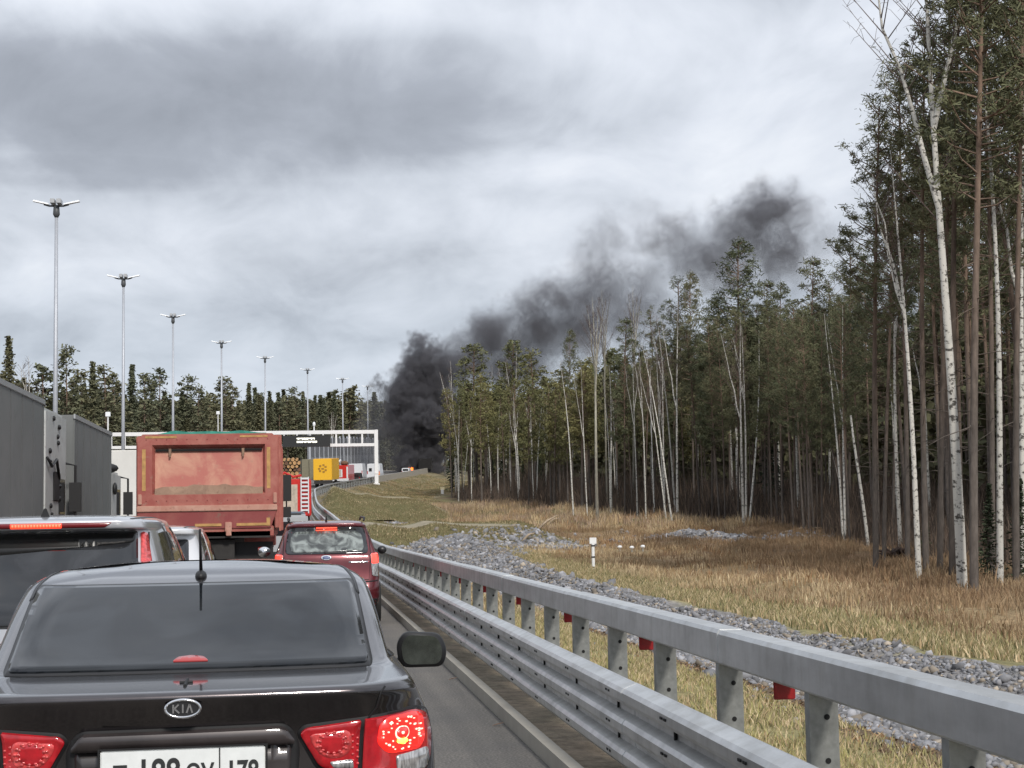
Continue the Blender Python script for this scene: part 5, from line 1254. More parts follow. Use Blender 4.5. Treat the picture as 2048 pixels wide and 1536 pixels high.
# verge right behind the barrier
n = 60000; Y = 5+27*rng.random(n); X = edge(Y)+.35+1.95*rng.random(n)+.35*fbm(Y*.8, Y*0, 12); k = fbm(X*1.5, Y*1.5, 8); kp_ = k+rng.uniform(-.15, .15, n) > .40; X, Y, k = X[kp_], Y[kp_], k[kp_]
blades('verge_grass', X, Y, rng.uniform(.03, .11, len(X)), rng.uniform(.006, .014, len(X))*1.2, gmt, .9, cols=cpick(len(X), [straw, moss, (.33,.30,.13), tan, dgreen], [.28, .27, .30, .1, .05]), lab='short yellowish moss and grass on the verge behind the crash barrier')
n = 16000; Y = 6+54*rng.random(n); X = edge(Y)+2.1+rng.random(n)*.9+(fbm(Y*.7, Y*0, 12)-.5)*.6
blades('leaf_litter', X, Y, rng.uniform(.02, .07, n), rng.uniform(.02, .045, n), gmt, 2.2, flop=.7, cols=cpick(n, [brown, rust, (.12,.08,.05), tan, (.09,.065,.045)], [.3, .15, .25, .15, .15]), lab='brown dead leaves and stalks along the foot of the gravel', cat='leaf litter')
n = 24000; Y = 30+50*rng.random(n); X = edge(Y)+rng.uniform(.4, 2.8, n)
blades('far_verge_grass', X, Y, rng.uniform(.05, .16, n), rng.uniform(.015, .03, n), gmt, .8, cols=cpick(n, [straw, moss, tan, brown], [.35, .3, .2, .15]), lab='sparse yellowish grass further along the verge')
# short greenish strip beyond gravel
n = 50000; Y = 20+61*rng.random(n); X = edge(Y)+5.7+np.abs(rng.normal(0, 1.9, n))
blades('ditch_grass', X, Y, rng.uniform(.05, .2, n), rng.uniform(.012, .03, n), gmt, .8, cols=cpick(n, [moss, dgreen, straw, tan, (.24,.21,.10)], [.3, .12, .25, .13, .2]), lab='low greenish grass strip beyond the gravel')
# tall dry reed grass in tufts up to the forest
def tufts(name, nt_, per, y0, y1, u0f, u1f, Hr, Wr, spread, cs, ps, lab, mask=None, flop=.35, lean=.6, cat='dry grass'):
    Y0 = y0+(y1-y0)*rng.random(nt_); X0 = u0f(Y0)+(u1f(Y0)-u0f(Y0))*rng.random(nt_)
    if mask is not None:
        m = mask(X0, Y0); X0, Y0 = X0[m], Y0[m]
    nt2 = len(X0); X = np.repeat(X0, per)+rng.normal(0, spread, nt2*per); Y = np.repeat(Y0, per)+rng.normal(0, spread, nt2*per)
    H = np.repeat(rng.uniform(*Hr, nt2), per)*rng.uniform(.5, 1.0, nt2*per); c0_ = cpick(nt2, cs, ps, .25); dr = sstep(.40, .62, fbm(X0*.22, Y0*.16, 91, 3)); dr = np.maximum(dr, .9*(1-sstep(2.5, 8, fe(Y0)-X0)))[:, None]*(.8 if 'dry' in name or 'sedge' in name else .2); c0_ = c0_*(1-dr)+np.array([.20,.135,.08])*dr*(1+rng.uniform(-.3, .3, (nt2, 1)))
    base_ = np.repeat(c0_, per, 0)*(1+rng.uniform(-.2, .2, (nt2*per, 1)))
    return blades(name, X, Y, H, rng.uniform(*Wr, nt2*per), gmt, lean, cols=base_, flop=flop, lab=lab, cat=cat)
onberm = lambda X, Y: (((Y > 81) & (Y < 107)) | ((Y > 139) & (Y < 187))) & (X-edge(Y) < 13)
notgrav = lambda X, Y: ~onberm(X, Y) & (((X-23.5)/6.5)**2+((Y-92)/5)**2 > .8)
tufts('dry_grass', 3400, 30, 22, 118, lambda Y: edge(Y)+8.4, lambda Y: fe(Y)+1.5, (.14, .48), (.014, .032), .30, [straw, tan, brown, rust], [.38, .34, .20, .08], 'tall dry straw-coloured grass between the gravel and the forest', lambda X, Y: notgrav(X, Y) & (fbm(X*.3, Y*.3, 77) > .24))
tufts('brown_sedge', 1000, 28, 34, 110, lambda Y: edge(Y)+12.5, lambda Y: fe(Y)+2, (.25, .75), (.016, .034), .34, [brown, rust, tan, (.13,.07,.04)], [.4, .2, .25, .15], 'brown sedge tussocks along the forest edge', notgrav)
tufts('bank_grass', 4200, 20, 100, 330, lambda Y: edge(Y)+1.2, lambda Y: fe(Y)-2, (.10, .30), (.03, .07), .5, [moss, dgreen, (.17,.15,.07), tan, brown], [.25, .18, .27, .18, .12], 'olive and straw grass on the banks up the hill', lambda X, Y: ~onberm(X, Y), cat='grass')
tufts('bank_turf', 5200, 26, 81, 187, lambda Y: edge(Y)+1.0, lambda Y: edge(Y)+13.5, (.06, .22), (.03, .06), .6, [(.185,.16,.085), (.145,.135,.065), (.23,.195,.11), straw], [.4, .3, .22, .08], 'short olive turf on the two cross banks', lambda X, Y: onberm(X, Y) & ~((Y > 91) & (Y < 98.5)) & ~((Y > 166) & (Y < 173.5)), cat='grass')
tufts('pale_scrub', 700, 30, 105, 190, lambda Y: edge(Y)+9, lambda Y: fe(Y)+1, (.5, 1.3), (.03, .05), .5, [(.30,.22,.16), tan, rust, straw], [.35, .3, .15, .2], 'pale reddish scrub in front of the far birches', notgrav)

# ------------------------------------------------------------------ trees
def vary(c, name, rough=.8, amt=.35, c2=None):
    m = bpy.data.materials.new(name); m.use_nodes = True; t = m.node_tree; b = t.nodes['Principled BSDF']; b.inputs['Roughness'].default_value = rough; b.inputs['Specular IOR Level'].default_value = .2
    oi = N(t, 'ShaderNodeObjectInfo'); tcn = N(t, 'ShaderNodeTexCoord'); n = N(t, 'ShaderNodeTexNoise', i_Scale=1.1, i_Detail=4.0); L(t, tcn.outputs['Object'], n.inputs['Vector'])
    a = RAMP(t, oi.outputs['Random'], [(0, c), (1, c2 or tuple(x*(1+amt) for x in c))])
    x = MIXC(t, 1.0, a, RAMP(t, n.outputs[0], [(.3, .6), (.7, 1.45)]), 'MULTIPLY')
    L(t, x, b.inputs['Base Color']); return m
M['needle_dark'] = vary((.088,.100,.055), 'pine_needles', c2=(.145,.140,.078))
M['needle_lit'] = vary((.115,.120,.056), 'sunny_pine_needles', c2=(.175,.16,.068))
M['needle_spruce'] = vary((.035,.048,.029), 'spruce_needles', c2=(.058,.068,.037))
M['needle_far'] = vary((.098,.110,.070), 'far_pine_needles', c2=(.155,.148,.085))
def barkmat(name, lowc, highc, z0, z1, spots=False):
    m = bpy.data.materials.new(name); m.use_nodes = True; t = m.node_tree; b = t.nodes['Principled BSDF']; b.inputs['Roughness'].default_value = .9; b.inputs['Specular IOR Level'].default_value = .2
    tcn = N(t, 'ShaderNodeTexCoord'); s_ = N(t, 'ShaderNodeSeparateXYZ'); L(t, tcn.outputs['Object'], s_.inputs[0])
    f = N(t, 'ShaderNodeMapRange'); f.inputs[1].default_value = z0; f.inputs[2].default_value = z1; L(t, s_.outputs[2], f.inputs[0])
    mp = N(t, 'ShaderNodeMapping'); mp.inputs['Scale'].default_value = (3, 3, .8) if not spots else (2.2, 2.2, 3.2); L(t, tcn.outputs['Object'], mp.inputs[0])
    n = N(t, 'ShaderNodeTexNoise', i_Scale=2.5, i_Detail=6.0, i_Roughness=.7); L(t, mp.outputs[0], n.inputs['Vector'])
    x = MIXC(t, f.outputs[0], lowc, highc)
    if spots: x = MIXC(t, RAMP(t, n.outputs[0], [(.53, 0.0), (.60, 1.0)]), x, (.085,.078,.07))
    else: x = MIXC(t, 1.0, x, RAMP(t, n.outputs[0], [(.3, .55), (.7, 1.4)]), 'MULTIPLY')
    oi = N(t, 'ShaderNodeObjectInfo'); x = MIXC(t, 1.0, x, RAMP(t, oi.outputs['Random'], [(0, .7), (1, 1.15)]), 'MULTIPLY')
    L(t, x, b.inputs['Base Color']); return m
M['pine_bark'] = barkmat('pine_bark', (.115,.098,.086), (.19,.13,.095), 4, 13)
M['birch_bark'] = barkmat('birch_bark', (.58,.56,.51), (.62,.60,.55), 3, 12, True)
M['aspen_bark'] = barkmat('aspen_bark', (.20,.185,.155), (.36,.34,.28), 2, 8)
M['twig'] = pmat('bare_twigs', (.115,.082,.072), .9); M['twig_dark'] = pmat('dark_brush', (.050,.034,.028), .95)

def quads(centers, size, rg, flat=.0, wid=.5):
    n = len(centers); a = rg.normal(size=(n, 3)); a[:, 2] *= (1-flat); a /= np.linalg.norm(a, axis=1)[:, None]
    b = np.cross(a, rg.normal(size=(n, 3))); b /= np.linalg.norm(b, axis=1)[:, None]
    s = (size*rg.uniform(.6, 1.3, n))[:, None]
    V = np.stack([centers-a*s-b*s*wid*.9, centers+a*s*.9-b*s*wid, centers+a*s*1.1+b*s*wid*.8, centers-a*s*.8+b*s*wid], 1).reshape(-1, 3)
    return V, np.arange(n*4).reshape(n, 4)
def trunk_pts(rg, H, bend, n=12):
    t = np.linspace(0, 1, n); ph = rg.uniform(0, 6.28, 2)
    x = bend*(np.sin(t*3+ph[0])-math.sin(ph[0]))*t; y = bend*(np.sin(t*2.4+ph[1])-math.sin(ph[1]))*t
    return np.stack([x, y, t*H], 1)
def tubes_np(paths, sides=4):
    V = []; Fq = []; o = 0
    ca = np.cos(np.arange(sides)*2*np.pi/sides); sa = np.sin(np.arange(sides)*2*np.pi/sides)
    for P, r in paths:
        P = np.asarray(P, float); r = np.asarray(r, float); d = np.gradient(P, axis=0); d /= np.linalg.norm(d, axis=1)[:, None]+1e-9
        ref = np.array([0, 0, 1.0]) if abs(d[0, 2]) < .8 else np.array([1.0, 0, 0])
        e1 = np.cross(d, ref); e1 /= np.linalg.norm(e1, axis=1)[:, None]+1e-9; e2 = np.cross(d, e1)
        R_ = P[:, None]+(e1[:, None]*ca[None, :, None]+e2[:, None]*sa[None, :, None])*r[:, None, None]
        V.append(R_.reshape(-1, 3)); n = len(P)
        i = np.arange(n-1)[:, None]*sides; j = np.arange(sides)[None]; jn = (j+1) % sides
        Fq.append((np.stack([i+j, i+jn, i+sides+jn, i+sides+j], -1).reshape(-1, 4))+o); o += n*sides
    return np.concatenate(V), np.concatenate(Fq)
def interp(P, t):
    k = t*(len(P)-1); i = min(int(k), len(P)-2); return P[i]*(1-(k-i))+P[i+1]*(k-i)
def make_pine(seed, H=20, c0=.52, nb=60, spread=2.3, clump=.42, per=16, leaf=.15, tilt=.25, dead=14, r0=.16, mat='needle_dark', top=.35, sparse=0.0, wid=.5):
    rg = np.random.default_rng(seed); T = trunk_pts(rg, H, .25); n = len(T); rad = r0*(1-np.linspace(0, 1, n))**.75+.02
    paths = [(T, rad)]; br = []; C = []
    for i in range(nb):
        t = c0+(1-c0)*(i+rg.random())/nb
        s = (t-c0)/(1-c0); prof = (min(1, s/.28)**.7*.55+.45)*(1-s)**.62*(1-top)+top*(1-s)**.5*.6
        ln = spread*prof*rg.uniform(.55, 1.25)+.25; az = rg.uniform(0, 6.28); p0 = interp(T, t)
        up = tilt*rg.uniform(.3, 1.6)+s*.5; d = np.array([math.cos(az), math.sin(az), up])
        p1 = p0+d*ln*.55+[0, 0, -.05*ln]; p2 = p0+d*ln+[0, 0, .12*ln]
        br.append((np.array([p0, p1, p2]), [.035, .022, .008]))
        m = max(1, int(ln/clump*.8))
        for q in range(m):
            f = 1-.62*q/m*rg.uniform(.7, 1.2); c = p0+(p2-p0)*max(.15, f)+rg.normal(0, .16, 3)*[1, 1, .6]
            if rg.random() > sparse: C.append((c, clump*rg.uniform(.55, 1.15)))
    for i in range(dead):
        t = rg.uniform(.18, c0+.05); az = rg.uniform(0, 6.28); ln = rg.uniform(.4, 1.7); p0 = interp(T, t); d = np.array([math.cos(az), math.sin(az), rg.uniform(-.35, .3)])
        br.append((np.array([p0, p0+d*ln*.6, p0+d*ln+[0, 0, -.1]]), [.02, .012, .004]))
    V, Fq = tubes_np(paths, 8); V2, F2 = tubes_np(br, 3)
    tm = mesh_np('trunk', np.concatenate([V, V2]), np.concatenate([Fq, F2[:]+len(V)]) if F2.shape[1] == 4 else Fq, M['pine_bark'], True)
    Cc_ = np.array([c for c, _ in C]); Rr = np.array([r for _, r in C])
    P = np.repeat(Cc_, per, 0)+rg.normal(0, 1, (len(Cc_)*per, 3))*np.repeat(Rr, per)[:, None]*[.55, .55, .38]
    V, Fq = quads(P, leaf, rg, .3, wid); cm = mesh_np('crown', V, Fq, M[mat])
    return tm, cm
def make_spruce(seed, H=17, spread=2.0, leaf=.22, nb=110, per=12, mat='needle_spruce', c0=.06, bark='pine_bark'):
    rg = np.random.default_rng(seed); T = trunk_pts(rg, H, .1); rad = .15*(1-np.linspace(0, 1, len(T)))+.015
    V, Fq = tubes_np([(T, rad)], 7); tm = mesh_np('trunk', V, Fq, M[bark], True); C = []
    for i in range(nb):
        t = c0+(1-c0)*(i/nb)**.9; ln = spread*1.15*(1-t)**1.0*rg.uniform(.6, 1.15)+.06; az = i*2.4+rg.uniform(-.4, .4); p0 = interp(T, min(t, .995))
        for q in range(per):
            f = rg.uniform(.1, 1); C.append(p0+np.array([math.cos(az), math.sin(az), 0])*ln*f+[0, 0, -.28*ln*f*f+.05]+rg.normal(0, .10+.08*ln, 3)*[1, 1, .35])
    V, Fq = quads(np.array(C), leaf, rg, .6); return tm, mesh_np('crown', V, Fq, M[mat])
def make_birch(seed, H=19, r0=.13, lean=.25, twigs=420, forks=2, bark='birch_bark', c0=.5):
    rg = np.random.default_rng(seed); T = trunk_pts(rg, H, lean); rad = r0*(1-np.linspace(0, 1, len(T)))**.8+.012; paths = [(T, rad)]; tw = []
    tips = [(T, c0, 1.0)]
    for k in range(forks):
        t = rg.uniform(.45, .68); p0 = interp(T, t); az = rg.uniform(0, 6.28); ln = H*(1-t)*.85; d = np.array([math.cos(az)*.22, math.sin(az)*.22, 1.0])
        P = np.array([p0+d*ln*s+[0, 0, 0] for s in np.linspace(0, 1, 7)])+rg.normal(0, .05, (7, 3)); P[0] = p0
        paths.append((P, r0*.55*(1-np.linspace(0, 1, 7))+.01)); tips.append((P, .2, .7))
    for (P, c_, w_) in tips:
        for i in range(int(26*w_)):
            t = rg.uniform(c_, .98); p0 = interp(P, t); az = rg.uniform(0, 6.28); ln = (1.15-t)*rg.uniform(1.6, 3.8)+.4; d = np.array([math.cos(az)*.62, math.sin(az)*.62, .8])
            B = np.array([p0, p0+d*ln*.5, p0+d*ln*.85+[0, 0, .0], p0+d*ln+[0, 0, -.1]]); paths.append((B, [.03, .02, .012, .005])) if False else tw.append((B, np.array([.020, .012, .007, .003])))
            for q in range(int(twigs/55)):
                s = rg.uniform(.2, 1); pb = p0+d*ln*s; a2 = rg.uniform(0, 6.28); l2 = rg.uniform(.25, .9); d2 = np.array([math.cos(a2)*.5, math.sin(a2)*.5, rg.uniform(-.2, .9)])
                tw.append((np.array([pb, pb+d2*l2*.6, pb+d2*l2+[0, 0, -.12]]), np.array([.007, .005, .002])))
    V, Fq = tubes_np(paths, 8); tm = mesh_np('trunk', V, Fq, M[bark], True)
    V, Fq = tubes_np(tw, 3); return tm, mesh_np('twigs', V, Fq, M['twig'])
def make_snag(seed, H=8, r0=.1):
    rg = np.random.default_rng(seed); T = trunk_pts(rg, H, .12, 8); V, Fq = tubes_np([(T, r0*(1-.45*np.linspace(0, 1, 8)))], 8)
    tw = [(np.array([interp(T, t), interp(T, t)+[rg.uniform(-.5, .5), rg.uniform(-.5, .5), .1]]), np.array([.02, .006])) for t in rg.uniform(.3, .95, 7)]
    tm = mesh_np('trunk', V, Fq, M['birch_bark'], True); V, Fq = tubes_np(tw, 3); return tm, mesh_np('twigs', V, Fq, M['twig'])

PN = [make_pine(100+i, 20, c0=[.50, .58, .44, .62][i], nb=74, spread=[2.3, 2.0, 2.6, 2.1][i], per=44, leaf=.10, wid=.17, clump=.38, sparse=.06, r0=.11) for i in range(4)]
PS = [make_pine(140+i, 20, c0=[.50, .60][i], nb=50, spread=[2.5, 2.1][i], per=44, leaf=.095, wid=.16, clump=.27, tilt=.4, sparse=.22, dead=30, r0=.12) for i in range(2)]
PD = [make_pine(160+i, 20, c0=.36, nb=110, spread=[2.0, 2.4][i], per=36, leaf=.125, wid=.2, clump=.44, tilt=.15, top=.15, r0=.10) for i in range(2)]
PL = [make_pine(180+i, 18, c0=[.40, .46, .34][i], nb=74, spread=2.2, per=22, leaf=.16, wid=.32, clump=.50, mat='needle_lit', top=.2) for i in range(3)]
PF = [make_pine(200+i, 18, c0=[.16, .28, .20][i], nb=80, spread=[2.3, 2.0, 2.6][i], per=12, leaf=.26, wid=.4, clump=.60, mat='needle_far', top=.1, dead=6) for i in range(3)]
SP = [make_spruce(220+i, 17, [1.9, 2.3][i]) for i in range(2)]
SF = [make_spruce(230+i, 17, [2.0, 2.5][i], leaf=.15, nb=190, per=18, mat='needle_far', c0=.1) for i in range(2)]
BI = [make_birch(240+i, 19, lean=[.15, .35, .55, .25][i], forks=[1, 2, 0, 2][i]) for i in range(4)]
AS = [make_birch(260, 19, r0=.16, lean=.3, forks=3, bark='aspen_bark', c0=.45)]
SN = [make_snag(270, 8), make_snag(271, 8)]
HT = {id(PN): 20, id(PS): 20, id(PD): 20, id(PL): 18, id(PF): 18, id(SP): 17, id(SF): 17, id(BI): 19, id(AS): 19, id(SN): 8}
KN = {id(PN): ('pine_tree', 'pine'), id(PS): ('pine_tree', 'pine'), id(PD): ('pine_tree', 'pine'), id(PL): ('pine_tree', 'pine'), id(PF): ('pine_tree', 'pine'), id(SP): ('spruce_tree', 'spruce'), id(SF): ('spruce_tree', 'spruce'), id(BI): ('birch_tree', 'birch'), id(AS): ('aspen_tree', 'aspen'), id(SN): ('dead_birch', 'dead tree')}
def plant(kind, X, Y, H, label, group=None, az=None, lean=(0, 0), v=None, fat=1.0, zoff=0.0):
    nm, cat = KN[id(kind)]; tm, cm = kind[rnd.randrange(len(kind)) if v is None else v % len(kind)]
    s = H/HT[id(kind)]; r_ = empty(nm, (X, Y, float(terr(X, Y))-.1+zoff), 0, label=label, cat=cat, group=group)
    r_.rotation_euler = (lean[1], lean[0], rnd.uniform(0, 6.28) if az is None else az); r_.scale = (s*fat, s*fat, s)
    a = bpy.data.objects.new('trunk', tm); b_ = bpy.data.objects.new('crown', cm)
    for q in (a, b_): col.objects.link(q); q.parent = r_
    return r_
# trees one can point at: foot (px, py), top (px, py)
def by_px(kind, bx, by, ty, label, tx=None, v=None, fat=1.0, group=None, back=0.0):
    g = on_ground(bx, by)
    if g is None: return
    Yd = g[1]+back; p = at_depth(bx, by, Yd); tp_ = at_depth(tx if tx is not None else bx, ty, Yd)
    z0 = float(terr(p[0], Yd)); H = float(tp_[2])-z0; ang = math.atan2(float(tp_[0]-p[0]), H)
    # lean about world Y; keep crown's own turn inside small range so that lean stays sideways
    o = plant(kind, float(p[0]), float(Yd), H/math.cos(ang), label, group, az=0.0, lean=(ang, 0), v=v, fat=fat)
    return o
TR = [
 (PS, 1752, 1150, 205, 'tall pine alone at the left end of the near group, crown open and ragged', 1742, 0, 1.0),
 (PN, 1768, 1128, 330, 'slimmer pine touching the lone tall pine on its right', 1772, 1, .9),
 (BI, 1838, 1158, 300, 'white birch with a kinked upper trunk, left of the thickest birch', 1800, 1, 1.0),
 (BI, 1925, 1182, -260, 'thickest white birch, leaning left and forked near the top of the view', 1868, 3, 1.05),
 (PN, 1948, 1186, -330, 'stout dark-based pine directly beside the thickest birch', 1935, 0, .95),
 (PS, 1905, 1150, -250, 'dense dark pine behind the thickest birch', 1905, 0, .8),
 (PS, 1852, 1140, 60, 'thin leaning pine just right of the kinked birch', 1830, 1, .9),
 (PN, 1985, 1150, -160, 'pine with a bare straight trunk right of the dark-based pine', 1975, 2, .75),
 (PN, 2032, 1165, -300, 'pine at the right frame edge with dense crown above', 2022, 0, .8),
 (BI, 2000, 1168, -60, 'slim grey-white birch between the two rightmost pines', 1990, 2, .8),
 (BI, 2046, 1150, 80, 'white birch trunk cut by the right edge of the frame', 2040, 0, .9),
 (PN, 1815, 1125, 150, 'pine rising behind the kinked birch', 1812, 3, .9),
 (PN, 1880, 1140, 20, 'pine squeezed between the kinked and the thickest birch', 1880, 1, .9),
 (SN, 1737, 1096, 826, 'snapped white birch pole leaning left in front of the dark wood', 1710, 0, 1.1),
 (BI, 1697, 1052, 880, 'short slanting pale stem in the dark wood left of the snapped birch', 1662, 2, .55),
 (BI, 1487, 1052, 630, 'left stem of the bright birch trio', 1476, 0, .95),
 (BI, 1492, 1050, 650, 'middle forked stem of the bright birch trio', 1492, 1, .85),
 (BI, 1499, 1046, 650, 'right stem of the bright birch trio, leaning right', 1530, 2, .8),
 (BI, 1355, 1040, 600, 'brightest birch of the slanting birch row, rightmost', 1352, 0, .8),
 (BI, 1352, 1038, 630, 'second birch of the slanting row, just left of the brightest', 1322, 1, .7),
 (BI, 1344, 1042, 680, 'birch of the slanting row with the strongest lean', 1292, 2, .7),
 (BI, 1333, 1040, 700, 'thin leftmost birch of the slanting row', 1290, 0, .6),
 (BI, 1292, 1038, 700, 'slender pale birch left of the slanting row', 1284, 1, .6),
 (BI, 1275, 1036, 700, 'birch with pinkish bark in the gap left of the slanting row', 1268, 3, .65),
 (AS, 1195, 1042, 590, 'thick grey aspen with a bare spreading top, in front of the middle wood', 1180, 0, .85),
 (BI, 1147, 1030, 720, 'curved grey birch left of the thick aspen', 1128, 2, .75),
 (BI, 1175, 1036, 720, 'thin white birch leaning close to the thick aspen', 1160, 0, .55),
 (BI, 1033, 995, 700, 'straight pale birch under the yellowish pines', 1030, 0, .8),
 (BI, 917, 992, 720, 'leftmost white birch at the corner of the wood', 898, 0, .9),
 (BI, 920, 994, 760, 'bright birch second from the corner', 908, 1, .9),
 (BI, 912, 990, 745, 'pale birch right behind the corner birch', 903, 2, .8),
 (BI, 925, 994, 800, 'birch leaning right at the corner of the wood', 944, 0, .6),
 (BI, 948, 990, 760, 'pale thin birch below the first yellowish pine', 946, 3, .7),
 (BI, 962, 985, 790, 'forked pale birch below the first yellowish pine', 964, 1, .6),
 (BI, 985, 985, 730, 'birch between the two yellowish pines', 982, 0, .7),
 (BI, 1003, 985, 740, 'taller birch between the two yellowish pines', 1001, 2, .7),
 (BI, 1012, 985, 700, 'whitest birch between the two yellowish pines', 1012, 0, .7),
 (BI, 1060, 995, 780, 'short pale birch in front of the low spruces', 1062, 1, .5),
 (BI, 1092, 1000, 790, 'small pale birch right of the low spruces', 1096, 2, .5),
 (PL, 955, 990, 692, 'yellowish pine nearest the smoke with a broad sunlit crown', 945, 0, 1.25),
 (PL, 1020, 990, 686, 'yellowish pine with a pointed top, second from the smoke', 1018, 1, 1.1),
 (PL, 1072, 998, 704, 'yellowish pine with a feathery left side, third from the smoke', 1068, 2, 1.2),
 (PL, 1118, 1008, 742, 'olive pine with a low rounded crown before the bare aspen', 1120, 0, 1.2),
 (PD, 1145, 1010, 662, 'narrow dark pine top poking out before the grey smoke', 1142, 1, .7),
 (PL, 1165, 1020, 745, 'olive pine just left of the thick aspen', 1160, 1, 1.1),
 (AS, 1215, 1020, 575, 'bare dark tree with upright twigs against the smoke', 1200, 0, .55),
 (AS, 1268, 1020, 568, 'bare tree with tufted top left of the slanting birches', 1262, 0, .6),
 (PD, 1250, 1030, 640, 'dark broken-topped pine behind the slender birches', 1250, 0, .9),
 (PN, 1345, 1030, 560, 'dark pine with a tufted top above the slanting birches', 1348, 0, .95),
 (PN, 1310, 1025, 620, 'shorter pine left of the tufted pine', 1308, 2, .95),
 (PD, 1388, 1030, 548, 'slim dark pine right of the slanting birches', 1384, 1, .75),
 (PD, 1425, 1040, 600, 'dark pine left of the highest pointed pine', 1425, 0, .9),
 (PD, 1485, 1040, 482, 'highest pointed pine of the middle wood, above the birch trio', 1484, 1, 1.15),
 (PD, 1530, 1040, 565, 'dark pine leaning on the right of the highest pointed pine', 1532, 0, 1.0),
 (PD, 1566, 1045, 568, 'pine with a thin greyish top in the middle wood', 1566, 1, .8),
 (PD, 1622, 1048, 520, 'dark pine with a pointed crown left of the lone tall pine', 1624, 0, 1.0),
 (PN, 1665, 1048, 560, 'broad dark pine nearest the lone tall pine', 1668, 2, 1.05),
 (PN, 1700, 1052, 470, 'sparse pine whose thin branches reach left over the wood', 1690, 1, .9),
 (PN, 1590, 1048, 640, 'low pine between the two pointed crowns', 1590, 3, 1.0),
]
for (k, bx_, by_, ty, lab, tx, v_, fat) in TR: by_px(k, bx_, by_, ty, lab, tx, v_, fat)
# small spruces in the shade
for i, (px, py, ty, lab) in enumerate(((905, 985, 850, 'dark young spruce at the corner behind the leftmost birches'), (985, 990, 905, 'low dark spruce left of two alike under the yellowish pines'), (1005, 992, 880, 'low dark spruce in the middle under the yellowish pines'), (1080, 1000, 900, 'low dark spruce right of the pale birches'),
                                       (1045, 996, 920, 'smallest dark spruce among the low spruces'), (1545, 1040, 810, 'pale green narrow young spruce inside the dark wood'), (1975, 1178, 960, 'young green spruce beside the stout pine'), (2040, 1182, 950, 'young green spruce at the right frame edge'), (1850, 1130, 1010, 'small dark spruce behind the kinked birch'))):
    by_px(SP, px, py, ty, lab, None, i, 1.25, back=2.0)
TLX = [600, 895, 930, 1000, 1100, 1200, 1300, 1400, 1480, 1560, 1690, 1712, 1760, 1850, 1920, 2048, 2600]
TLY = [830, 775, 735, 755, 760, 700, 660, 640, 590, 620, 600, 540, 450, 260, 60, -300, -600]
TLM = [830, 775, 735, 755, 760, 700, 660, 640, 600, 640, 640, 620, 560, 440, 330, 180, 0]
def cap_h(X, Y, h_, jit=40, TLY=TLY):
    z0 = float(terr(X, Y)); a, b_ = project((X, Y, z0+h_)); lim = float(np.interp(a, TLX, TLY))+rnd.uniform(-.15, 1)*jit
    if b_ >= lim: return h_
    lo_, hi_ = 2.0, h_
    for _ in range(12):
        m_ = (lo_+hi_)/2
        if project((X, Y, z0+m_))[1] < lim: hi_ = m_
        else: lo_ = m_
    return lo_
# the wood behind them
cnt = 0; placed = []
BINS = [(0, 'behind the corner birches'), (945, 'under the yellowish pines'), (1085, 'behind the feathery yellowish pine'), (1145, 'around the thick grey aspen'), (1235, 'left of the slanting birch row'), (1330, 'behind the slanting birch row'), (1400, 'between the slanting row and the birch trio'), (1465, 'behind the bright birch trio'),
        (1530, 'right of the bright birch trio'), (1600, 'under the pointed dark crown'), (1660, 'around the short slanting pale stem'), (1715, 'behind the snapped birch pole'), (1760, 'behind the lone tall pine'), (1810, 'behind the kinked birch'), (1860, 'between the kinked and thickest birches'), (1915, 'behind the thickest birch'), (1960, 'right of the stout dark-based pine'), (2010, 'at the right frame edge')]
def where(X, Y):
    a = project((X, Y, float(terr(X, Y))+2))[0]; return [t_ for x_, t_ in BINS if x_ <= a][-1] if a > 0 else BINS[0][1]
FB = [(-400, 'left of the first light mast'), (113, 'between the first and second light masts'), (247, 'between the second and third light masts'), (346, 'between the third and fourth light masts'), (443, 'between the fourth and fifth light masts'), (530, 'between the fifth and sixth light masts'), (615, 'between the sixth and seventh light masts'), (685, 'right of the seventh light mast')]
def rowfill(n, d0, d1, y0, y1, kinds, grp, labf, hr, spacing=1.3):
    global cnt
    tries = 0; k = 0
    while k < n and tries < n*30:
        tries += 1
        Y = y0+(y1-y0)*rnd.random(); d = d0+(d1-d0)*rnd.random()**1.2; X = float(fe(Y))+d
        if X > .452*Y+6: continue
        if any((X-a)**2+(Y-b_)**2 < spacing**2 for a, b_ in placed): continue
        placed.append((X, Y)); k += 1
        kd, ll = rnd.choice(kinds); h_ = rnd.uniform(*hr)
        if kd is BI: h_ *= .8
        if Y > 150: kd = {id(PN): PL, id(PD): PL}.get(id(kd), kd); h_ *= .86
        if kd is PD and project((X, Y, 3.0))[0] > 1690: kd = PS
        if project((X, Y, 3.0))[0] > 1700 and rnd.random() < .42: continue
        h_ = cap_h(X, Y, h_*1.12)
        if h_ < 9: continue
        nm, cat = KN[id(kd)]
        ll = {'pine': 'bare-stemmed pine in the wood ' if Y < 128 else 'olive-crowned pine in the wood ', 'birch': 'thin birch in the wood '}[cat]+where(X, Y)
        plant(kd, X, Y, h_, ll, ll.replace('pine ', 'pines ').replace('birch in', 'birches in'), fat=rnd.uniform(.7, 1.0), lean=(rnd.gauss(0, .02), rnd.gauss(0, .02)))
rowfill(135, 1.0, 14, 44, 128, [(PN, 'pine')]*3+[(PS, 'pine')]+[(PD, 'pine')]*3+[(BI, 'birch')], 'dark wood', lambda l: {'pine': 'bare-stemmed pine standing inside the dark wood on the right', 'birch': 'thin birch standing inside the dark wood on the right'}[l], (15.5, 19), 1.2)
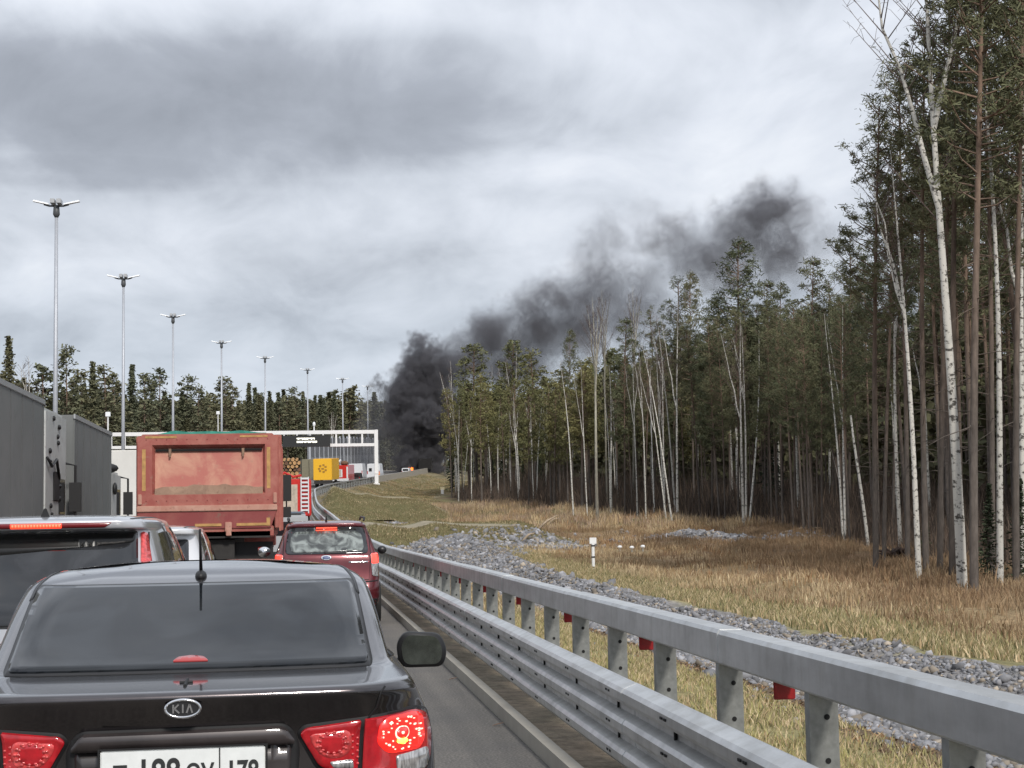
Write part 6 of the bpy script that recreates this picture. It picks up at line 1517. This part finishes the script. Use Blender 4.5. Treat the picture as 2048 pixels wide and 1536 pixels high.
rowfill(90, .5, 14, 128, 230, [(PN, 'pine')]*3+[(PD, 'pine')]+[(BI, 'birch')]*2, 'far wood', lambda l: {'pine': 'olive pine standing among others in the wood left of the aspen', 'birch': 'thin birch among the pines in the wood left of the aspen'}[l], (14.5, 17), 1.7)
# deeper wood: one mass, geometry only, trunks and crowns joined
def mass(name, P, Hs, mat, lab, leaf=.42, per=110, crown=.5, seed=1, spread=1.9, matt='pine_bark'):
    rg = np.random.default_rng(seed); paths = []; C = []
    for (X, Y), h_ in zip(P, Hs):
        z = float(terr(X, Y))-.2; lx, ly = rg.normal(0, .3, 2)
        paths.append((np.array([[X, Y, z], [X+lx, Y+ly, z+h_*.97]]), np.array([.15, .04])))
        t = rg.random(per); zz_ = z+h_*(crown+(1-crown)*t); r_ = spread*(1-t)**.6*np.sqrt(rg.random(per))*rg.uniform(.7, 1.2)+.1; a = rg.uniform(0, 6.28, per)
        C.append(np.stack([X+lx*.8+r_*np.cos(a), Y+ly*.8+r_*np.sin(a), zz_], 1))
    V, Fq = tubes_np(paths, 4); C = np.concatenate(C); V2, F2 = quads(C, leaf, rg, .3)
    me = mesh_np(name, np.concatenate([V, V2]), np.concatenate([Fq, F2+len(V)])); me.materials.append(M[matt]); me.materials.append(M[mat])
    mi = np.zeros(len(Fq)+len(F2), dtype=np.int32); mi[len(Fq):] = 1; me.polygons.foreach_set('material_index', mi)
    o = obj(name, me); return tag(o, lab, 'forest', kind='stuff')
P = []; Hs = []
for _ in range(1250):
    Y = 46+370*rnd.random()**1.25; X = float(fe(Y))+rnd.uniform(11 if Y < 236 else 0, 60)
    if X < .46*Y+12 : P.append((X, Y)); Hs.append(cap_h(X, Y, rnd.uniform(13, 17.5), 60, TLM))
mass('deep_forest', P, Hs, 'needle_dark', 'dense dark wood filling the gaps behind the right-hand trees', crown=.20, per=190)
# dense brush: dark twigs low in the wood
n = 36000; Y = 42+190*rng.random(n)**1.15; dd = np.abs(rng.normal(0, 8, n))+rng.random(n)*2; X = fe(Y)+.8+dd
blades('undergrowth', X, Y, (rng.uniform(.3, 1.6, n)+np.clip(dd*.35, 0, 4.5)*rng.random(n))*np.clip(Y/90, .6, 1.2), rng.uniform(.02, .05, n)*np.clip(Y/80, .6, 1.6), gmt, .5, cols=cpick(n, [(.085,.064,.05), (.12,.085,.065), (.06,.05,.042), (.17,.125,.09)], [.4, .25, .25, .1]), lab='tangled brown undergrowth at the foot of the wood', cat='undergrowth')

# ------------------------------------------------------------------ the wood across the road, far left
LT = [(20, 672, SF, 'tallest pointed spruce at the far left edge'), (60, 712, BI, 'pale bare birch with a spreading crown beside the far left spruce'), (95, 735, PF, None), (135, 698, PF, 'far pine top right beside the tallest light mast'), (160, 745, PF, None), (188, 722, SF, 'pointed far spruce between the first two light masts'), (212, 735, PF, 'far pine with an uneven top left of the second light mast'),
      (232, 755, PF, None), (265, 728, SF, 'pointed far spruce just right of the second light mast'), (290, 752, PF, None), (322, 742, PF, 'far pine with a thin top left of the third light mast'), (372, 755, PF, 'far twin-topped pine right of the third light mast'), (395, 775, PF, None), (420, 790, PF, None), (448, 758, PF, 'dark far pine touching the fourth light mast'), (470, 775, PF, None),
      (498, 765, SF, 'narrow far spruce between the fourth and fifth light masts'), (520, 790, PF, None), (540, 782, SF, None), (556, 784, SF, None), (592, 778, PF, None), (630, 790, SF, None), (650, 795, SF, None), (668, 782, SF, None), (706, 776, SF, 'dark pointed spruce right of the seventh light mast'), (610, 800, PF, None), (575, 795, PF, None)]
def left_ok(X, Y): return X < float(edge(Y))-40
def left_Y(px):   # nearest depth at which a column of the view is left of the road
    for Y in range(235, 640, 5):
        if left_ok(float(at_depth(px, 900, Y)[0]), Y): return Y+3
    return 640
for i, (px, ty, kd, lab) in enumerate(LT):
    Y = left_Y(px)+rnd.uniform(0, 10); p = at_depth(px, ty, Y); z0 = float(terr(p[0], Y)); H = float(p[2])-z0
    nm, cat = KN[id(kd)]; plant(kd, float(p[0]), Y, H, lab or 'far '+cat+' across the road '+[t_ for x_, t_ in FB if x_ <= px][-1], None if lab else 'far '+cat+' trees '+[t_ for x_, t_ in FB if x_ <= px][-1], fat=rnd.uniform(1.15, 1.45)*18/max(H, 14))
n_ = 0; tr_ = 0
while n_ < 150 and tr_ < 4000:
    tr_ += 1; px = rnd.uniform(-60, 800); Y = left_Y(px)+rnd.uniform(2, 40)
    p = at_depth(px, rnd.uniform(772, 812)-60*max(0, (300-px)/300)*rnd.random()+10, Y); H = float(p[2])-float(terr(p[0], Y))
    if H < 6: continue
    kd = rnd.choice([PF, SF, SF, SF, SF, BI]); H *= rnd.uniform(.86, 1.10); nm, cat = KN[id(kd)]
    if kd is BI: H *= .85
    plant(kd, float(p[0]), Y, H, 'far '+cat+' across the road '+[t_ for x_, t_ in FB if x_ <= px][-1], 'far '+cat+' trees '+[t_ for x_, t_ in FB if x_ <= px][-1], fat=rnd.uniform(1.1, 1.6)); n_ += 1
P = []; Hs = []
for _ in range(700):
    px = rnd.uniform(-100, 960); Y = left_Y(min(px, 820))+rnd.uniform(15, 90); p = at_depth(px, 806, Y); P.append((float(p[0]), Y)); Hs.append(max(7, float(p[2])-float(terr(p[0], Y))+rnd.uniform(-2, 1)))
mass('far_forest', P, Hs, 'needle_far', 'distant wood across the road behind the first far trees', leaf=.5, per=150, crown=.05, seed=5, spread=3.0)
